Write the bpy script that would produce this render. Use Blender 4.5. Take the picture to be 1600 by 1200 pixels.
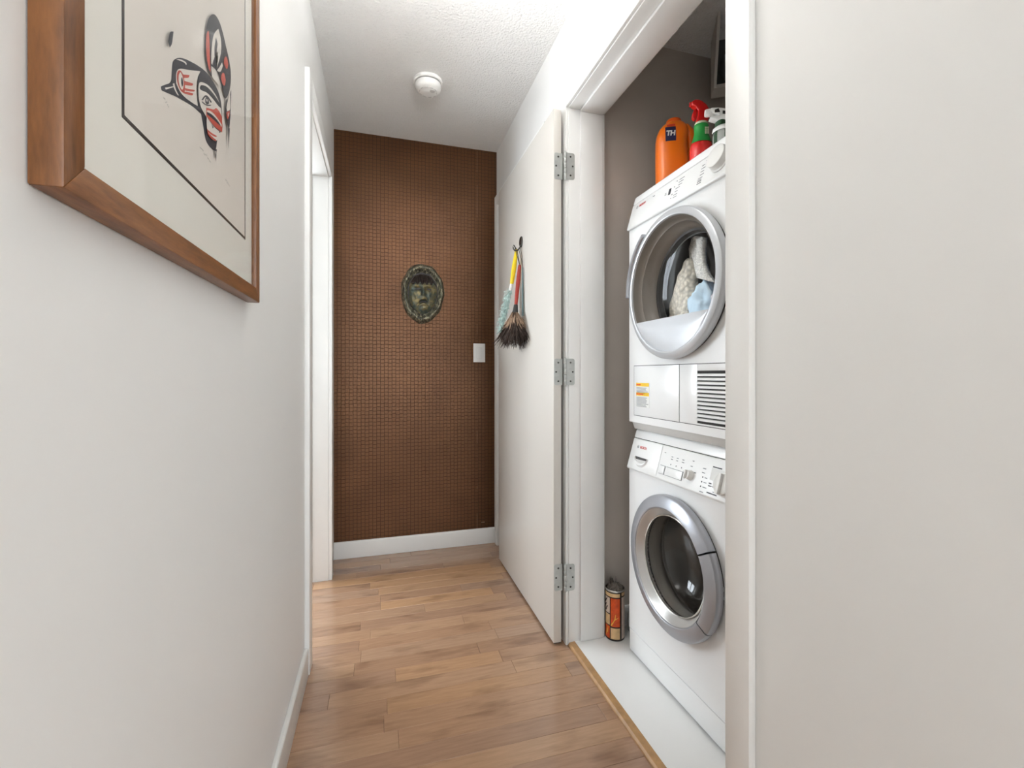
import bpy, bmesh, math, random
from mathutils import Vector, Matrix, noise
random.seed(7)
S = bpy.context.scene
C = S.collection
for o in list(bpy.data.objects):
    bpy.data.objects.remove(o)

# ------------------------------------------------------------------ camera
FPX, YAW, HORIZON, EYE = 700.3, 0.2853, 585.2, 1.048      # for a 1600 x 1200 frame
cam = bpy.data.cameras.new('camera')
cam.sensor_fit = 'HORIZONTAL'
cam.sensor_width = 36.0
cam.lens = FPX / 1600.0 * 36.0
cam.shift_y = (HORIZON - 600.0) / 1600.0
cam.clip_start = 0.02
camo = bpy.data.objects.new('camera', cam)
C.objects.link(camo)
camo.location = (0, 0, EYE)
camo.rotation_euler = (math.pi / 2, 0, -YAW)
S.camera = camo

# ------------------------------------------------------------------ sky, daylight, exposure
W = bpy.data.worlds.new('daylight')
S.world = W
W.use_nodes = True
W.node_tree.nodes['Background'].inputs[0].default_value = (0.80, 0.90, 1.0, 1)
W.node_tree.nodes['Background'].inputs[1].default_value = 1.2

def area(name, loc, rot, sx, sy, power, col):
    l = bpy.data.lights.new(name, 'AREA')
    l.shape = 'RECTANGLE'
    l.size, l.size_y = sx, sy
    l.energy = power
    l.color = col
    o = bpy.data.objects.new(name, l)
    o.location = loc
    o.rotation_euler = rot
    C.objects.link(o)
    return o

# fill light at an added window behind the photographer; daylight through the window of the room on the left
area('fill_living_window', (1.0, -2.68, 1.35), (math.pi / 2, 0, 0), 2.3, 1.7, 34, (0.88, 0.945, 1.0))
area('daylight_bedroom_window', (-1.78, 2.85, 1.45), (0, -math.pi / 2, 0), 1.2, 0.9, 46, (0.84, 0.92, 1.0))
BOWL_HALL = 3.0
LAMP_HALL, LAMP_ROOM = 100, 55

S.view_settings.view_transform = 'Standard'
S.view_settings.look = 'None'
S.view_settings.gamma = 1
S.view_settings.use_curve_mapping = False
S.view_settings.exposure = 0.70

# ------------------------------------------------------------------ measures of the place (metres; +Y runs down the hall)
XL, XR, YB, H = -0.254, 0.698, 2.723, 2.44

# ------------------------------------------------------------------ materials
def lin(c):
    return tuple(((v / 255.0) / 12.92 if v / 255.0 <= 0.04045 else ((v / 255.0 + 0.055) / 1.055) ** 2.4) for v in c) + (1,)

class NT:
    def __init__(s, name):
        s.m = bpy.data.materials.new(name)
        s.m.use_nodes = True
        s.t = s.m.node_tree
        s.b = s.t.nodes['Principled BSDF']
        s.out = s.t.nodes['Material Output']
    def n(s, typ, **kw):
        nd = s.t.nodes.new(typ)
        for k, v in kw.items():
            setattr(nd, k, v)
        return nd
    def l(s, a, b):
        s.t.links.new(a, b)
    def coords(s, scale=(1, 1, 1), kind='Object'):
        tc = s.n('ShaderNodeTexCoord')
        mp = s.n('ShaderNodeMapping')
        mp.inputs['Scale'].default_value = scale
        s.l(tc.outputs[kind], mp.inputs['Vector'])
        return mp.outputs['Vector']
    def noise(s, vec, scale, detail=3, rough=.5):
        nd = s.n('ShaderNodeTexNoise')
        nd.inputs['Scale'].default_value = scale
        nd.inputs['Detail'].default_value = detail
        nd.inputs['Roughness'].default_value = rough
        s.l(vec, nd.inputs['Vector'])
        return nd.outputs['Fac']
    def ramp(s, fac, stops):
        r = s.n('ShaderNodeValToRGB')
        el = r.color_ramp.elements
        while len(el) < len(stops):
            el.new(0.5)
        for e, (p, c) in zip(el, stops):
            e.position = p
            e.color = c
        s.l(fac, r.inputs['Fac'])
        return r.outputs['Color']
    def bump(s, height, strength, dist=0.002):
        b = s.n('ShaderNodeBump')
        b.inputs['Strength'].default_value = strength
        b.inputs['Distance'].default_value = dist
        s.l(height, b.inputs['Height'])
        s.l(b.outputs['Normal'], s.b.inputs['Normal'])
        return b
    def mix(s, fac, a, b, mode='MIX'):
        m = s.n('ShaderNodeMix', data_type='RGBA', blend_type=mode)
        for sock, v in ((0, fac), (6, a), (7, b)):
            if hasattr(v, 'is_linked'):
                s.l(v, m.inputs[sock])
            else:
                m.inputs[sock].default_value = v
        return m.outputs[2]
    def math(s, op, a, b=0.5):
        m = s.n('ShaderNodeMath', operation=op)
        for i, v in enumerate((a, b)):
            if hasattr(v, 'is_linked'):
                s.l(v, m.inputs[i])
            else:
                m.inputs[i].default_value = v
        return m.outputs[0]

M = {}
def plain(name, rgb, rough=.5, metal=0., var=.03, vscale=6., bump=0., bscale=200., coat=0., spec=.5, trans=0.):
    t = NT(name)
    v = t.coords()
    base = lin(rgb)
    lo = tuple(max(0, c * (1 - var)) for c in base[:3]) + (1,)
    hi = tuple(min(1, c * (1 + var)) for c in base[:3]) + (1,)
    t.l(t.ramp(t.noise(v, vscale), [(.3, lo), (.7, hi)]), t.b.inputs['Base Color'])
    t.b.inputs['Roughness'].default_value = rough
    t.b.inputs['Metallic'].default_value = metal
    t.b.inputs['Coat Weight'].default_value = coat
    t.b.inputs['Specular IOR Level'].default_value = spec
    t.b.inputs['Transmission Weight'].default_value = trans
    if bump:
        t.bump(t.noise(v, bscale, 4), bump)
    M[name] = t.m
    return t

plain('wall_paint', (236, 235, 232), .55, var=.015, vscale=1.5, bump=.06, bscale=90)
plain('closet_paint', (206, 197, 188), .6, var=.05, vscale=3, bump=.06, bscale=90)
plain('trim_paint', (243, 242, 239), .32, var=.015, bump=.03, bscale=40)
plain('door_paint', (216, 211, 203), .33, var=.015, vscale=2, bump=.03, bscale=60)
plain('white_floor', (244, 243, 240), .3, var=.02, vscale=4)
plain('oak_strip', (176, 136, 92), .4, var=.2, vscale=30)
plain('appliance', (239, 239, 238), .28, var=.01, coat=.2)
plain('appliance_panel', (238, 238, 236), .3, var=.01)
plain('kit_grey', (205, 203, 199), .5, var=.02)
plain('seam_dark', (58, 56, 54), .6)
plain('slot_dark', (40, 37, 34), .7)
plain('print_grey', (120, 122, 126), .6)
plain('print_dark', (55, 57, 62), .6)
plain('print_red', (205, 60, 48), .5)
plain('silver_paint', (176, 178, 184), .32, .55, var=.02)
plain('silver_light', (206, 208, 211), .32, .4, var=.02)
plain('silver_bevel', (205, 203, 200), .28, .6, var=.02)
plain('gasket_grey', (124, 121, 117), .5)
plain('rubber', (52, 50, 48), .6)
plain('drum_steel', (170, 168, 165), .38, .7, var=.06)
plain('dryer_liner', (124, 116, 107), .4, var=.04)
plain('drum_grey', (128, 126, 124), .45, .3, var=.05)
plain('hinge_metal', (192, 194, 190), .40, .35, var=.08, vscale=60)
plain('screw_dark', (70, 70, 66), .5, .6)
plain('chrome_dark', (92, 90, 86), .25, .9)
plain('plastic_white', (240, 239, 235), .35, var=.01)
plain('plastic_switch', (226, 226, 224), .3, var=.01)
plain('yellow_plastic', (246, 214, 20), .35, var=.03)
plain('red_handle', (160, 44, 30), .4, var=.08, vscale=40)
plain('black_plastic', (38, 36, 34), .45)
plain('teal_plastic', (96, 118, 120), .4)
plain('feather_dark', (62, 48, 41), .75, var=.3, vscale=60)
plain('feather_light', (158, 132, 110), .8, var=.25, vscale=60)
plain('fluff_teal', (212, 234, 229), .8, var=.12, vscale=60)
plain('orange_plastic', (250, 122, 20), .28, var=.03, coat=.3)
plain('orange_dark', (226, 92, 18), .32, var=.03)
plain('label_navy', (42, 40, 78), .4)
plain('label_white', (245, 243, 240), .4)
plain('label_red', (222, 64, 48), .4)
plain('red_plastic', (206, 22, 22), .28, var=.03, coat=.3)
plain('red_bottle', (226, 44, 40), .25, var=.03, coat=.4)
plain('green_label', (48, 156, 70), .35, var=.05, vscale=20)
plain('cream_plastic', (226, 226, 196), .4)
plain('dark_green', (44, 76, 50), .4, var=.2, vscale=30)
plain('grey_bottle', (176, 178, 172), .4, var=.05)
plain('paper_mat', (240, 237, 227), .8, var=.01)
plain('paper_print', (236, 229, 219), .8, var=.015)
plain('ink_black', (52, 55, 64), .7, var=.05)
plain('ink_red', (206, 84, 66), .7, var=.08, vscale=40)
plain('ink_grey', (190, 186, 178), .8)
plain('can_black', (40, 28, 24), .4)
plain('can_cream', (226, 190, 140), .42, var=.12, vscale=60)
plain('can_orange', (222, 84, 26), .4, var=.2, vscale=50)
plain('can_yellow', (244, 190, 70), .4)
plain('can_pale', (222, 204, 190), .45, var=.1, vscale=60)
plain('can_rim', (214, 212, 206), .25, .85)
plain('crumple_grey', (112, 104, 96), .6, var=.3, vscale=40)
plain('sticker_yellow', (242, 196, 30), .45, var=.06, vscale=60)
plain('sticker_white', (228, 228, 224), .5)
plain('cloth_knit', (246, 238, 222), .9, var=.06, vscale=50, bump=.6, bscale=140)
plain('cloth_white', (250, 247, 240), .9, var=.04, vscale=50, bump=.5, bscale=220)
plain('cloth_blue', (206, 228, 243), .9, var=.08, vscale=20, bump=.3, bscale=90)
plain('cloth_navy', (78, 104, 142), .9, var=.25, vscale=16, bump=.3, bscale=90)
plain('cloth_lace', (205, 202, 208), .9, var=.3, vscale=90, bump=.6, bscale=160)
plain('paper_scuff', (150, 118, 92), .5, var=.2, vscale=40)
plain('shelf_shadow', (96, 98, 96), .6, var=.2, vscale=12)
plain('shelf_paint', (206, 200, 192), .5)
plain('chalk_base', (200, 196, 188), .6)

def knit(name, rgb, sx, sz, strength):
    t = NT(name)
    v = t.coords((1, sx, sz))
    a = t.n('ShaderNodeTexVoronoi')
    a.inputs['Scale'].default_value = 1
    t.l(v, a.inputs['Vector'])
    t.l(t.ramp(a.outputs['Distance'], [(.2, lin(rgb)), (.8, lin(tuple(int(c * .86) for c in rgb)))]), t.b.inputs['Base Color'])
    t.b.inputs['Roughness'].default_value = .9
    t.bump(t.math('SUBTRACT', 1.0, a.outputs['Distance']), strength, .006)
    M[name] = t.m
knit('cloth_knit', (250, 242, 226), 95, 75, .9)
knit('cloth_white', (252, 249, 242), 220, 220, .5)
# wooden picture frame: grain along the stick
def wood(name, dark, mid, light, stretch, rough=.4, coat=.1):
    t = NT(name)
    v = t.coords(stretch)
    f = t.noise(v, 9, 6, .6)
    t.l(t.ramp(f, [(.25, lin(dark)), (.5, lin(mid)), (.78, lin(light))]), t.b.inputs['Base Color'])
    t.b.inputs['Roughness'].default_value = rough
    t.b.inputs['Coat Weight'].default_value = coat
    t.bump(f, .08)
    M[name] = t.m
wood('frame_wood', (94, 57, 25), (126, 79, 39), (150, 98, 52), (12, 2, 12))
wood('frame_wood_upright', (94, 57, 25), (126, 79, 39), (150, 98, 52), (12, 12, 2))

# maple floor boards: each board has its own tone, grain and mineral streaks
def plank_mat():
    t = NT('maple_board')
    oi = t.n('ShaderNodeObjectInfo')
    tc = t.n('ShaderNodeTexCoord')
    cmb = t.n('ShaderNodeCombineXYZ')
    t.l(t.math('MULTIPLY', oi.outputs['Random'], 37.0), cmb.inputs[0])
    t.l(t.math('MULTIPLY', oi.outputs['Random'], 91.0), cmb.inputs[1])
    add = t.n('ShaderNodeVectorMath', operation='ADD')
    t.l(tc.outputs['Object'], add.inputs[0])
    t.l(cmb.outputs[0], add.inputs[1])
    mp = t.n('ShaderNodeMapping')
    mp.inputs['Scale'].default_value = (1.6, 16, 1)
    t.l(add.outputs[0], mp.inputs['Vector'])
    mp2 = t.n('ShaderNodeMapping')
    mp2.inputs['Scale'].default_value = (4.0, 13, 1)
    t.l(add.outputs[0], mp2.inputs['Vector'])
    tone = t.ramp(oi.outputs['Random'], [(0, lin((180, 142, 112))), (.22, lin((166, 132, 108))), (.42, lin((188, 150, 118))),
                                          (.6, lin((174, 142, 118))), (.8, lin((194, 152, 114))), (1, lin((162, 128, 104)))])
    grain = t.ramp(t.noise(mp.outputs[0], 6, 6, .62), [(.3, (.86, .855, .85, 1)), (.65, (1.05, 1.05, 1.05, 1))])
    knots = t.ramp(t.noise(mp2.outputs[0], 1.1, 3, .5), [(.32, (.72, .70, .69, 1)), (.46, (1, 1, 1, 1))])
    col = t.mix(1.0, t.mix(1.0, tone, grain, 'MULTIPLY'), knots, 'MULTIPLY')
    t.l(col, t.b.inputs['Base Color'])
    t.b.inputs['Roughness'].default_value = .22
    t.b.inputs['Coat Weight'].default_value = .5
    t.b.inputs['Coat Roughness'].default_value = .18
    t.bump(t.noise(mp.outputs[0], 5, 4), .05, .001)
    M['maple_board'] = t.m
plank_mat()

# embossed brown wallpaper: columns of small staggered squares
def wallpaper():
    t = NT('brown_wallpaper')
    tc = t.n('ShaderNodeTexCoord')
    sep = t.n('ShaderNodeSeparateXYZ')
    t.l(tc.outputs['Object'], sep.inputs[0])
    cmb = t.n('ShaderNodeCombineXYZ')
    t.l(sep.outputs[2], cmb.inputs[0])
    t.l(sep.outputs[0], cmb.inputs[1])
    br = t.n('ShaderNodeTexBrick')
    br.offset = .12
    br.offset_frequency = 2
    br.squash = 1
    br.inputs['Scale'].default_value = 1
    br.inputs['Brick Width'].default_value = .0215
    br.inputs['Row Height'].default_value = .0215
    br.inputs['Mortar Size'].default_value = .0014
    br.inputs['Mortar Smooth'].default_value = .6
    t.l(cmb.outputs[0], br.inputs['Vector'])
    ns = t.noise(tc.outputs['Object'], 4.0, 3)
    base = t.ramp(ns, [(.3, lin((98, 67, 44))), (.7, lin((110, 76, 50)))])
    t.l(t.mix(br.outputs['Fac'], base, lin((66, 45, 31))), t.b.inputs['Base Color'])
    t.b.inputs['Roughness'].default_value = .28
    t.b.inputs['Specular IOR Level'].default_value = .4
    t.b.inputs['Metallic'].default_value = .6
    hgt = t.math('SUBTRACT', 1.0, br.outputs['Fac'])
    hn = t.math('ADD', hgt, t.math('MULTIPLY', t.noise(tc.outputs['Object'], 160, 3), .5))
    t.bump(hn, .9, .0026)
    M['brown_wallpaper'] = t.m
wallpaper()

# stippled ceiling
def stipple():
    t = NT('stippled_ceiling')
    v = t.coords()
    t.b.inputs['Base Color'].default_value = lin((244, 243, 240))
    t.b.inputs['Roughness'].default_value = .8
    a = t.noise(v, 130, 5, .65)
    b = t.n('ShaderNodeTexVoronoi')
    b.inputs['Scale'].default_value = 95
    t.l(v, b.inputs['Vector'])
    t.bump(t.math('SUBTRACT', a, t.math('MULTIPLY', b.outputs['Distance'], .5)), 1.0, .006)
    M['stippled_ceiling'] = t.m
stipple()

def bronze():
    t = NT('cast_bronze')
    v = t.coords()
    f = t.noise(v, 22, 5, .7)
    t.l(t.ramp(f, [(.30, lin((56, 60, 56))), (.43, lin((92, 104, 98))), (.52, lin((122, 116, 90))), (.62, lin((158, 144, 100))), (.74, lin((92, 108, 120)))]),
        t.b.inputs['Base Color'])
    t.b.inputs['Metallic'].default_value = .55
    t.b.inputs['Roughness'].default_value = .34
    t.bump(t.noise(v, 90, 5, .7), .5, .004)
    M['cast_bronze'] = t.m
    t = NT('cast_bronze_dark')
    v = t.coords((1.6, 1, .6))
    f = t.noise(v, 60, 5, .7)
    t.l(t.ramp(f, [(.34, lin((48, 46, 40))), (.50, lin((104, 104, 90))), (.64, lin((210, 202, 172)))]), t.b.inputs['Base Color'])
    t.b.inputs['Metallic'].default_value = .55
    t.b.inputs['Roughness'].default_value = .38
    t.bump(t.noise(v, 120, 5, .7), .7, .004)
    M['cast_bronze_dark'] = t.m
bronze()

def glass(name, tint, ior=1.45, rough=.03):
    t = NT(name)
    t.t.nodes.remove(t.b)
    tr = t.n('ShaderNodeBsdfTransparent')
    tr.inputs[0].default_value = tint
    gl = t.n('ShaderNodeBsdfGlossy')
    gl.inputs['Roughness'].default_value = rough
    fr = t.n('ShaderNodeFresnel')
    geo = t.n('ShaderNodeNewGeometry')
    mr = t.n('ShaderNodeMapRange')            # a thin pane reflects alike on both of its sides
    mr.inputs['To Min'].default_value = ior
    mr.inputs['To Max'].default_value = 1.0 / ior
    t.l(geo.outputs['Backfacing'], mr.inputs['Value'])
    t.l(mr.outputs[0], fr.inputs['IOR'])
    mx = t.n('ShaderNodeMixShader')
    t.l(fr.outputs[0], mx.inputs[0])
    t.l(tr.outputs[0], mx.inputs[1])
    t.l(gl.outputs[0], mx.inputs[2])
    t.l(mx.outputs[0], t.out.inputs['Surface'])
    M[name] = t.m
glass('clear_glass', (.99, .99, .99, 1), 1.3)
glass('picture_glass', (.98, .98, .98, 1), 1.12, .05)
glass('smoked_glass', (.95, .94, .92, 1), 1.45)

def emit(name, rgb, strength):
    t = NT(name)
    t.b.inputs['Emission Color'].default_value = rgb + (1,)
    t.b.inputs['Emission Strength'].default_value = strength
    M[name] = t.m
emit('lit_diffuser', (1, .95, .87), 1.0)

# ------------------------------------------------------------------ mesh helpers
def link(name, me, mat, parent=None, origin=None, smooth=None):
    if smooth is not None:
        me.polygons.foreach_set('use_smooth', [True] * len(me.polygons))
        me.set_sharp_from_angle(angle=math.radians(smooth))
    if mat:
        me.materials.append(M[mat])
    o = bpy.data.objects.new(name, me)
    C.objects.link(o)
    if parent is not None:
        o.parent = parent
        p = Vector((0, 0, 0))
        q = parent
        while q is not None:
            p += q.location
            q = q.parent
        me.transform(Matrix.Translation(-p))
    elif origin is not None:
        me.transform(Matrix.Translation(-Vector(origin)))
        o.location = origin
    return o

class MB:
    """collects shapes (world coordinates) and links them as ONE mesh"""
    def __init__(s):
        s.bm = bmesh.new()
    def box(s, x0, x1, y0, y1, z0, z1, bev=0., seg=2):
        x0, x1 = min(x0, x1), max(x0, x1); y0, y1 = min(y0, y1), max(y0, y1); z0, z1 = min(z0, z1), max(z0, z1)
        v = [s.bm.verts.new(p) for p in ((x0,y0,z0),(x1,y0,z0),(x1,y1,z0),(x0,y1,z0),(x0,y0,z1),(x1,y0,z1),(x1,y1,z1),(x0,y1,z1))]
        fs = [s.bm.faces.new([v[i] for i in q]) for q in ((0,3,2,1),(4,5,6,7),(0,1,5,4),(1,2,6,5),(2,3,7,6),(3,0,4,7))]
        if bev:
            es = {e for f in fs for e in f.edges}
            bmesh.ops.bevel(s.bm, geom=list(es), offset=bev, segments=seg, profile=.5, affect='EDGES', clamp_overlap=True)
        return s
    def prism(s, pts, vec, bev=0., seg=2):
        """polygon of 3D points pushed along vec"""
        vec = Vector(vec)
        a = [s.bm.verts.new(Vector(p)) for p in pts]
        b = [s.bm.verts.new(Vector(p) + vec) for p in pts]
        n = len(pts)
        fs = [s.bm.faces.new(a), s.bm.faces.new(list(reversed(b)))]
        for i in range(n):
            fs.append(s.bm.faces.new((a[i], b[i], b[(i + 1) % n], a[(i + 1) % n])))
        bmesh.ops.recalc_face_normals(s.bm, faces=fs)
        if bev:
            es = {e for f in fs for e in f.edges}
            bmesh.ops.bevel(s.bm, geom=list(es), offset=bev, segments=seg, profile=.5, affect='EDGES', clamp_overlap=True)
        return s
    def lathe(s, org, axis, prof, seg=48, ref=None, a0=0., a1=None, sx=1., sy=1., cap=False):
        """prof: (radius, distance along axis)"""
        ax = Vector(axis).normalized()
        rf = Vector(ref) if ref else (Vector((0, 0, 1)) if abs(ax.z) < .9 else Vector((1, 0, 0)))
        e1 = (rf - ax * rf.dot(ax)).normalized()
        e2 = ax.cross(e1)
        full = a1 is None
        if full:
            a1 = a0 + 2 * math.pi
        nn = seg if full else seg + 1
        rings = []
        for r, d in prof:
            if r <= 1e-6:
                rings.append([s.bm.verts.new(Vector(org) + ax * d)])
            else:
                rings.append([s.bm.verts.new(Vector(org) + ax * d + e1 * (r * sx * math.cos(a0 + (a1 - a0) * k / seg)) + e2 * (r * sy * math.sin(a0 + (a1 - a0) * k / seg))) for k in range(nn)])
        m = seg
        fs = []
        for A, B in zip(rings, rings[1:]):
            for k in range(m):
                k2 = (k + 1) % nn if full else k + 1
                q = []
                for v in ((A[0] if len(A) == 1 else A[k]), (A[0] if len(A) == 1 else A[k2]), (B[0] if len(B) == 1 else B[k2]), (B[0] if len(B) == 1 else B[k])):
                    if v not in q:
                        q.append(v)
                if len(q) > 2:
                    fs.append(s.bm.faces.new(q))
        if cap and not full:
            for k in (0, seg):
                fs.append(s.bm.faces.new([R[k] for R in rings if len(R) > 1]))
        bmesh.ops.recalc_face_normals(s.bm, faces=fs)
        return s
    def tube(s, path, rad, seg=10, cap=True, flat=1.):
        P = [Vector(p) for p in path]
        R = rad if isinstance(rad, (list, tuple)) else [rad] * len(P)
        rings = []
        up = None
        for i, p in enumerate(P):
            t = (P[min(i + 1, len(P) - 1)] - P[max(i - 1, 0)]).normalized()
            if up is None:
                up = Vector((0, 0, 1)) if abs(t.z) < .9 else Vector((1, 0, 0))
            e1 = (up - t * up.dot(t)).normalized()
            up = e1
            e2 = t.cross(e1)
            rings.append([s.bm.verts.new(p + e1 * (R[i] * math.cos(2 * math.pi * k / seg)) + e2 * (R[i] * flat * math.sin(2 * math.pi * k / seg))) for k in range(seg)])
        fs = []
        for A, B in zip(rings, rings[1:]):
            for k in range(seg):
                fs.append(s.bm.faces.new((A[k], A[(k + 1) % seg], B[(k + 1) % seg], B[k])))
        if cap:
            fs.append(s.bm.faces.new(rings[0]))
            fs.append(s.bm.faces.new(rings[-1]))
        bmesh.ops.recalc_face_normals(s.bm, faces=fs)
        return s
    def loft(s, rings, cap=True, closed=True):
        V = [[s.bm.verts.new(Vector(p)) for p in r] for r in rings]
        n = len(V[0])
        fs = []
        for A, B in zip(V, V[1:]):
            for k in range(n if closed else n - 1):
                fs.append(s.bm.faces.new((A[k], A[(k + 1) % n], B[(k + 1) % n], B[k])))
        if cap:
            fs.append(s.bm.faces.new(V[0]))
            fs.append(s.bm.faces.new(V[-1]))
        bmesh.ops.recalc_face_normals(s.bm, faces=fs)
        return s
    def face(s, pts):
        return s.bm.faces.new([s.bm.verts.new(Vector(p)) for p in pts])
    def build(s, name, mat, parent=None, origin=None, smooth=None):
        me = bpy.data.meshes.new(name)
        s.bm.to_mesh(me)
        s.bm.free()
        return link(name, me, mat, parent, origin, smooth)

def thing(name, loc, label, cat, group=None, kind=None):
    o = bpy.data.objects.new(name, None)
    o.empty_display_size = .05
    C.objects.link(o)
    o.location = loc
    return tag(o, label, cat, group, kind)
def tag(o, label=None, cat=None, group=None, kind=None):
    for k, v in (('label', label), ('category', cat), ('group', group), ('kind', kind)):
        if v:
            o[k] = v
    return o
def bx(name, mat, parent, x0, x1, y0, y1, z0, z1, bev=0., seg=2, smooth=None):
    return MB().box(x0, x1, y0, y1, z0, z1, bev, seg).build(name, mat, parent, smooth=35 if (bev and smooth is None) else smooth)
def struct(o, label):
    return tag(o, label, None, None, 'structure')

def text_mesh(body, size, org, right, up, depth, name, mat, parent, bold=0., spacing=1.):
    """flat lettering standing on a surface; centred on org"""
    cu = bpy.data.curves.new('lettering', 'FONT')
    cu.body = body
    cu.size = size
    cu.align_x = 'CENTER'
    cu.align_y = 'CENTER'
    cu.offset = bold
    cu.space_character = spacing
    cu.extrude = depth
    cu.resolution_u = 3
    to = bpy.data.objects.new('lettering', cu)
    C.objects.link(to)
    dg = bpy.context.evaluated_depsgraph_get()
    me = bpy.data.meshes.new_from_object(to.evaluated_get(dg))
    bpy.data.objects.remove(to)
    r, u = Vector(right).normalized(), Vector(up).normalized()
    n = r.cross(u)
    mat4 = Matrix(((r.x, u.x, n.x, org[0]), (r.y, u.y, n.y, org[1]), (r.z, u.z, n.z, org[2]), (0, 0, 0, 1)))
    me.transform(mat4)
    me.materials.clear()
    return link(name, me, mat, parent)

# =================================================================== THE SETTING
TW = .115
XW = 1.56           # back of the closet
YC = 1.648          # far side wall of the closet
ZT = 2.078          # underside of the closet door head
YD0, YD1 = .768, 1.600      # closet opening
LD0, LD1, LZ = 1.765, 2.45, 2.052    # doorway in the left wall
RD0, RD1, RZ = 1.90, 2.655, 2.085    # doorway at the far end of the right wall

# floor: one slab with the maple boards as its pieces
floor = thing('floor', (0, 0, 0), None, None)
struct(floor, 'brown maple strip floor running across the hall')
bx('subfloor', 'slot_dark', floor, -1.75, 2.7, -2.65, 3.45, -.06, -.0145)
PW = .0715
def board_mesh(L, w):
    b = MB()
    b.box(-L / 2 + .0003, L / 2 - .0003, -w / 2 + .0003, w / 2 - .0003, -.014, 0)
    top = [e for e in b.bm.edges if all(v.co.z > -.001 for v in e.verts)]
    bmesh.ops.bevel(b.bm, geom=top, offset=.0008, segments=1, affect='EDGES')
    me = bpy.data.meshes.new('board')
    b.bm.to_mesh(me); b.bm.free()
    me.materials.append(M['maple_board'])
    return me
cache = {}
def board(x0, x1, yc):
    L = round(x1 - x0, 2)
    if L not in cache:
        cache[L] = board_mesh(L, PW)
    o = bpy.data.objects.new('board', cache[L])
    C.objects.link(o)
    o.parent = floor
    o.location = ((x0 + x1) / 2, yc, 0)
rng = random.Random(21)
yrow = YB - PW / 2
row = 0
while yrow > -.25:
    xs = -1.5 if yrow > 1.15 else -.27
    xe = .70
    x = xs - rng.choice((0, .12, .25, .4, .55))
    while x < xe - .02:
        L = rng.choice((.3, .38, .45, .52, .62, .75, .9))
        a, b_ = max(x, xs), min(x + L, xe)
        a, b_ = round(a, 2), round(b_, 2)
        if b_ - a > .005:
            board(a, b_, yrow)
        x += L
    yrow -= PW
    row += 1
# floor behind the photographer and deep in the left room (never in view): the same boards, joined
rest = MB()
yr = yrow
while yr > -2.62:
    x = -.27 - rng.random() * .5
    while x < 2.65:
        L = rng.choice((.5, .7, .9))
        a, b_ = max(x, -.27), min(x + L, 2.65)
        if b_ - a > .03:
            rest.box(a + .0003, b_ - .0003, yr - PW / 2 + .0003, yr + PW / 2 - .0003, -.014, 0)
        x += L
    yr -= PW
yr = yrow + PW
while yr < YB:
    if yr > YC + .1:
        rest.box(XR + .003, XR + TW, yr - PW / 2 + .0003, yr + PW / 2 - .0003, -.014, 0)
    yr += PW
yr = YB + PW / 2
while yr < 3.4:
    rest.box(-1.7, -.38, yr - PW / 2 + .0003, yr + PW / 2 - .0003, -.014, 0)
    yr += PW
tag(rest.build('far_boards', 'maple_board', floor), kind='stuff')

# ceiling
ceil = MB().box(-1.75, 2.7, -2.65, 3.45, H, H + .08).build('ceiling', 'stippled_ceiling')
struct(ceil, 'white stippled ceiling over the hall')

# walls
def wall(name, mat, label, *boxes):
    m = MB()
    for b in boxes:
        m.box(*b)
    return struct(m.build(name, mat), label)
wall('wall_left', 'wall_paint', 'long off-white wall with the framed print, on the left',
     (XL - TW, XL, -2.6, LD0 - .012, 0, H), (XL - TW, XL, LD0 - .012, LD1 + .012, LZ + .012, H), (XL - TW, XL, LD1 + .012, 3.35, 0, H))
wall('wall_right', 'wall_paint', 'off-white wall on the right, pierced by the closet opening',
     (XR, XR + TW, -.15, YD0 - .012, 0, H), (XR, XR + TW, YD0 - .012, YD1 + .012, ZT + .012, H),
     (XR, XR + TW, YD1 + .012, RD0 - .012, 0, H), (XR, XR + TW, RD0 - .012, RD1 + .012, RZ + .012, H), (XR, XR + TW, RD1 + .012, YB, 0, H))
wb = wall('wall_back', 'brown_wallpaper', 'brown embossed wallpaper wall at the end of the hall', (XL, XR, YB, YB + .1, 0, H))
bx('paper_seam', 'brown_wallpaper', wb, .5735, XR, YB - .0006, YB + .001, .095, H)
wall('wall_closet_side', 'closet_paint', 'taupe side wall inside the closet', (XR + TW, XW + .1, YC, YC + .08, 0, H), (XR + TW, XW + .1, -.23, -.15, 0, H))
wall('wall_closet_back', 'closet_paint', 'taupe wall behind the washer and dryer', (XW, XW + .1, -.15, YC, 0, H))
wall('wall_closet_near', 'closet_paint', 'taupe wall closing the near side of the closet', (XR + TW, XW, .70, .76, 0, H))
# rooms that only send light in: left bedroom, living room behind the photographer, room past the closet
wall('wall_bedroom_far', 'wall_paint', 'off-white far wall of the room on the left', (-1.75, XL - TW, 3.35, 3.45, 0, H))
wall('wall_bedroom_near', 'wall_paint', 'off-white near wall of the room on the left', (-1.75, XL - TW, 1.05, 1.15, 0, H))
wall('wall_bedroom_window', 'wall_paint', 'off-white window wall of the room on the left',
     (-1.75, -1.65, 1.15, 2.38, 0, H), (-1.75, -1.65, 3.32, 3.35, 0, H), (-1.75, -1.65, 2.38, 3.32, 0, .85), (-1.75, -1.65, 2.38, 3.32, 2.05, H))
wall('wall_living_window', 'wall_paint', 'off-white wall with the added window, behind the photographer',
     (XL - TW, -.15, -2.65, -2.55, 0, H), (2.15, 2.7, -2.65, -2.55, 0, H), (-.15, 2.15, -2.65, -2.55, 0, .5), (-.15, 2.15, -2.65, -2.55, 2.2, H))
wall('wall_living_right', 'wall_paint', 'off-white right wall of the living room behind the photographer', (2.6, 2.7, -2.55, -.15, 0, H))
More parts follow.
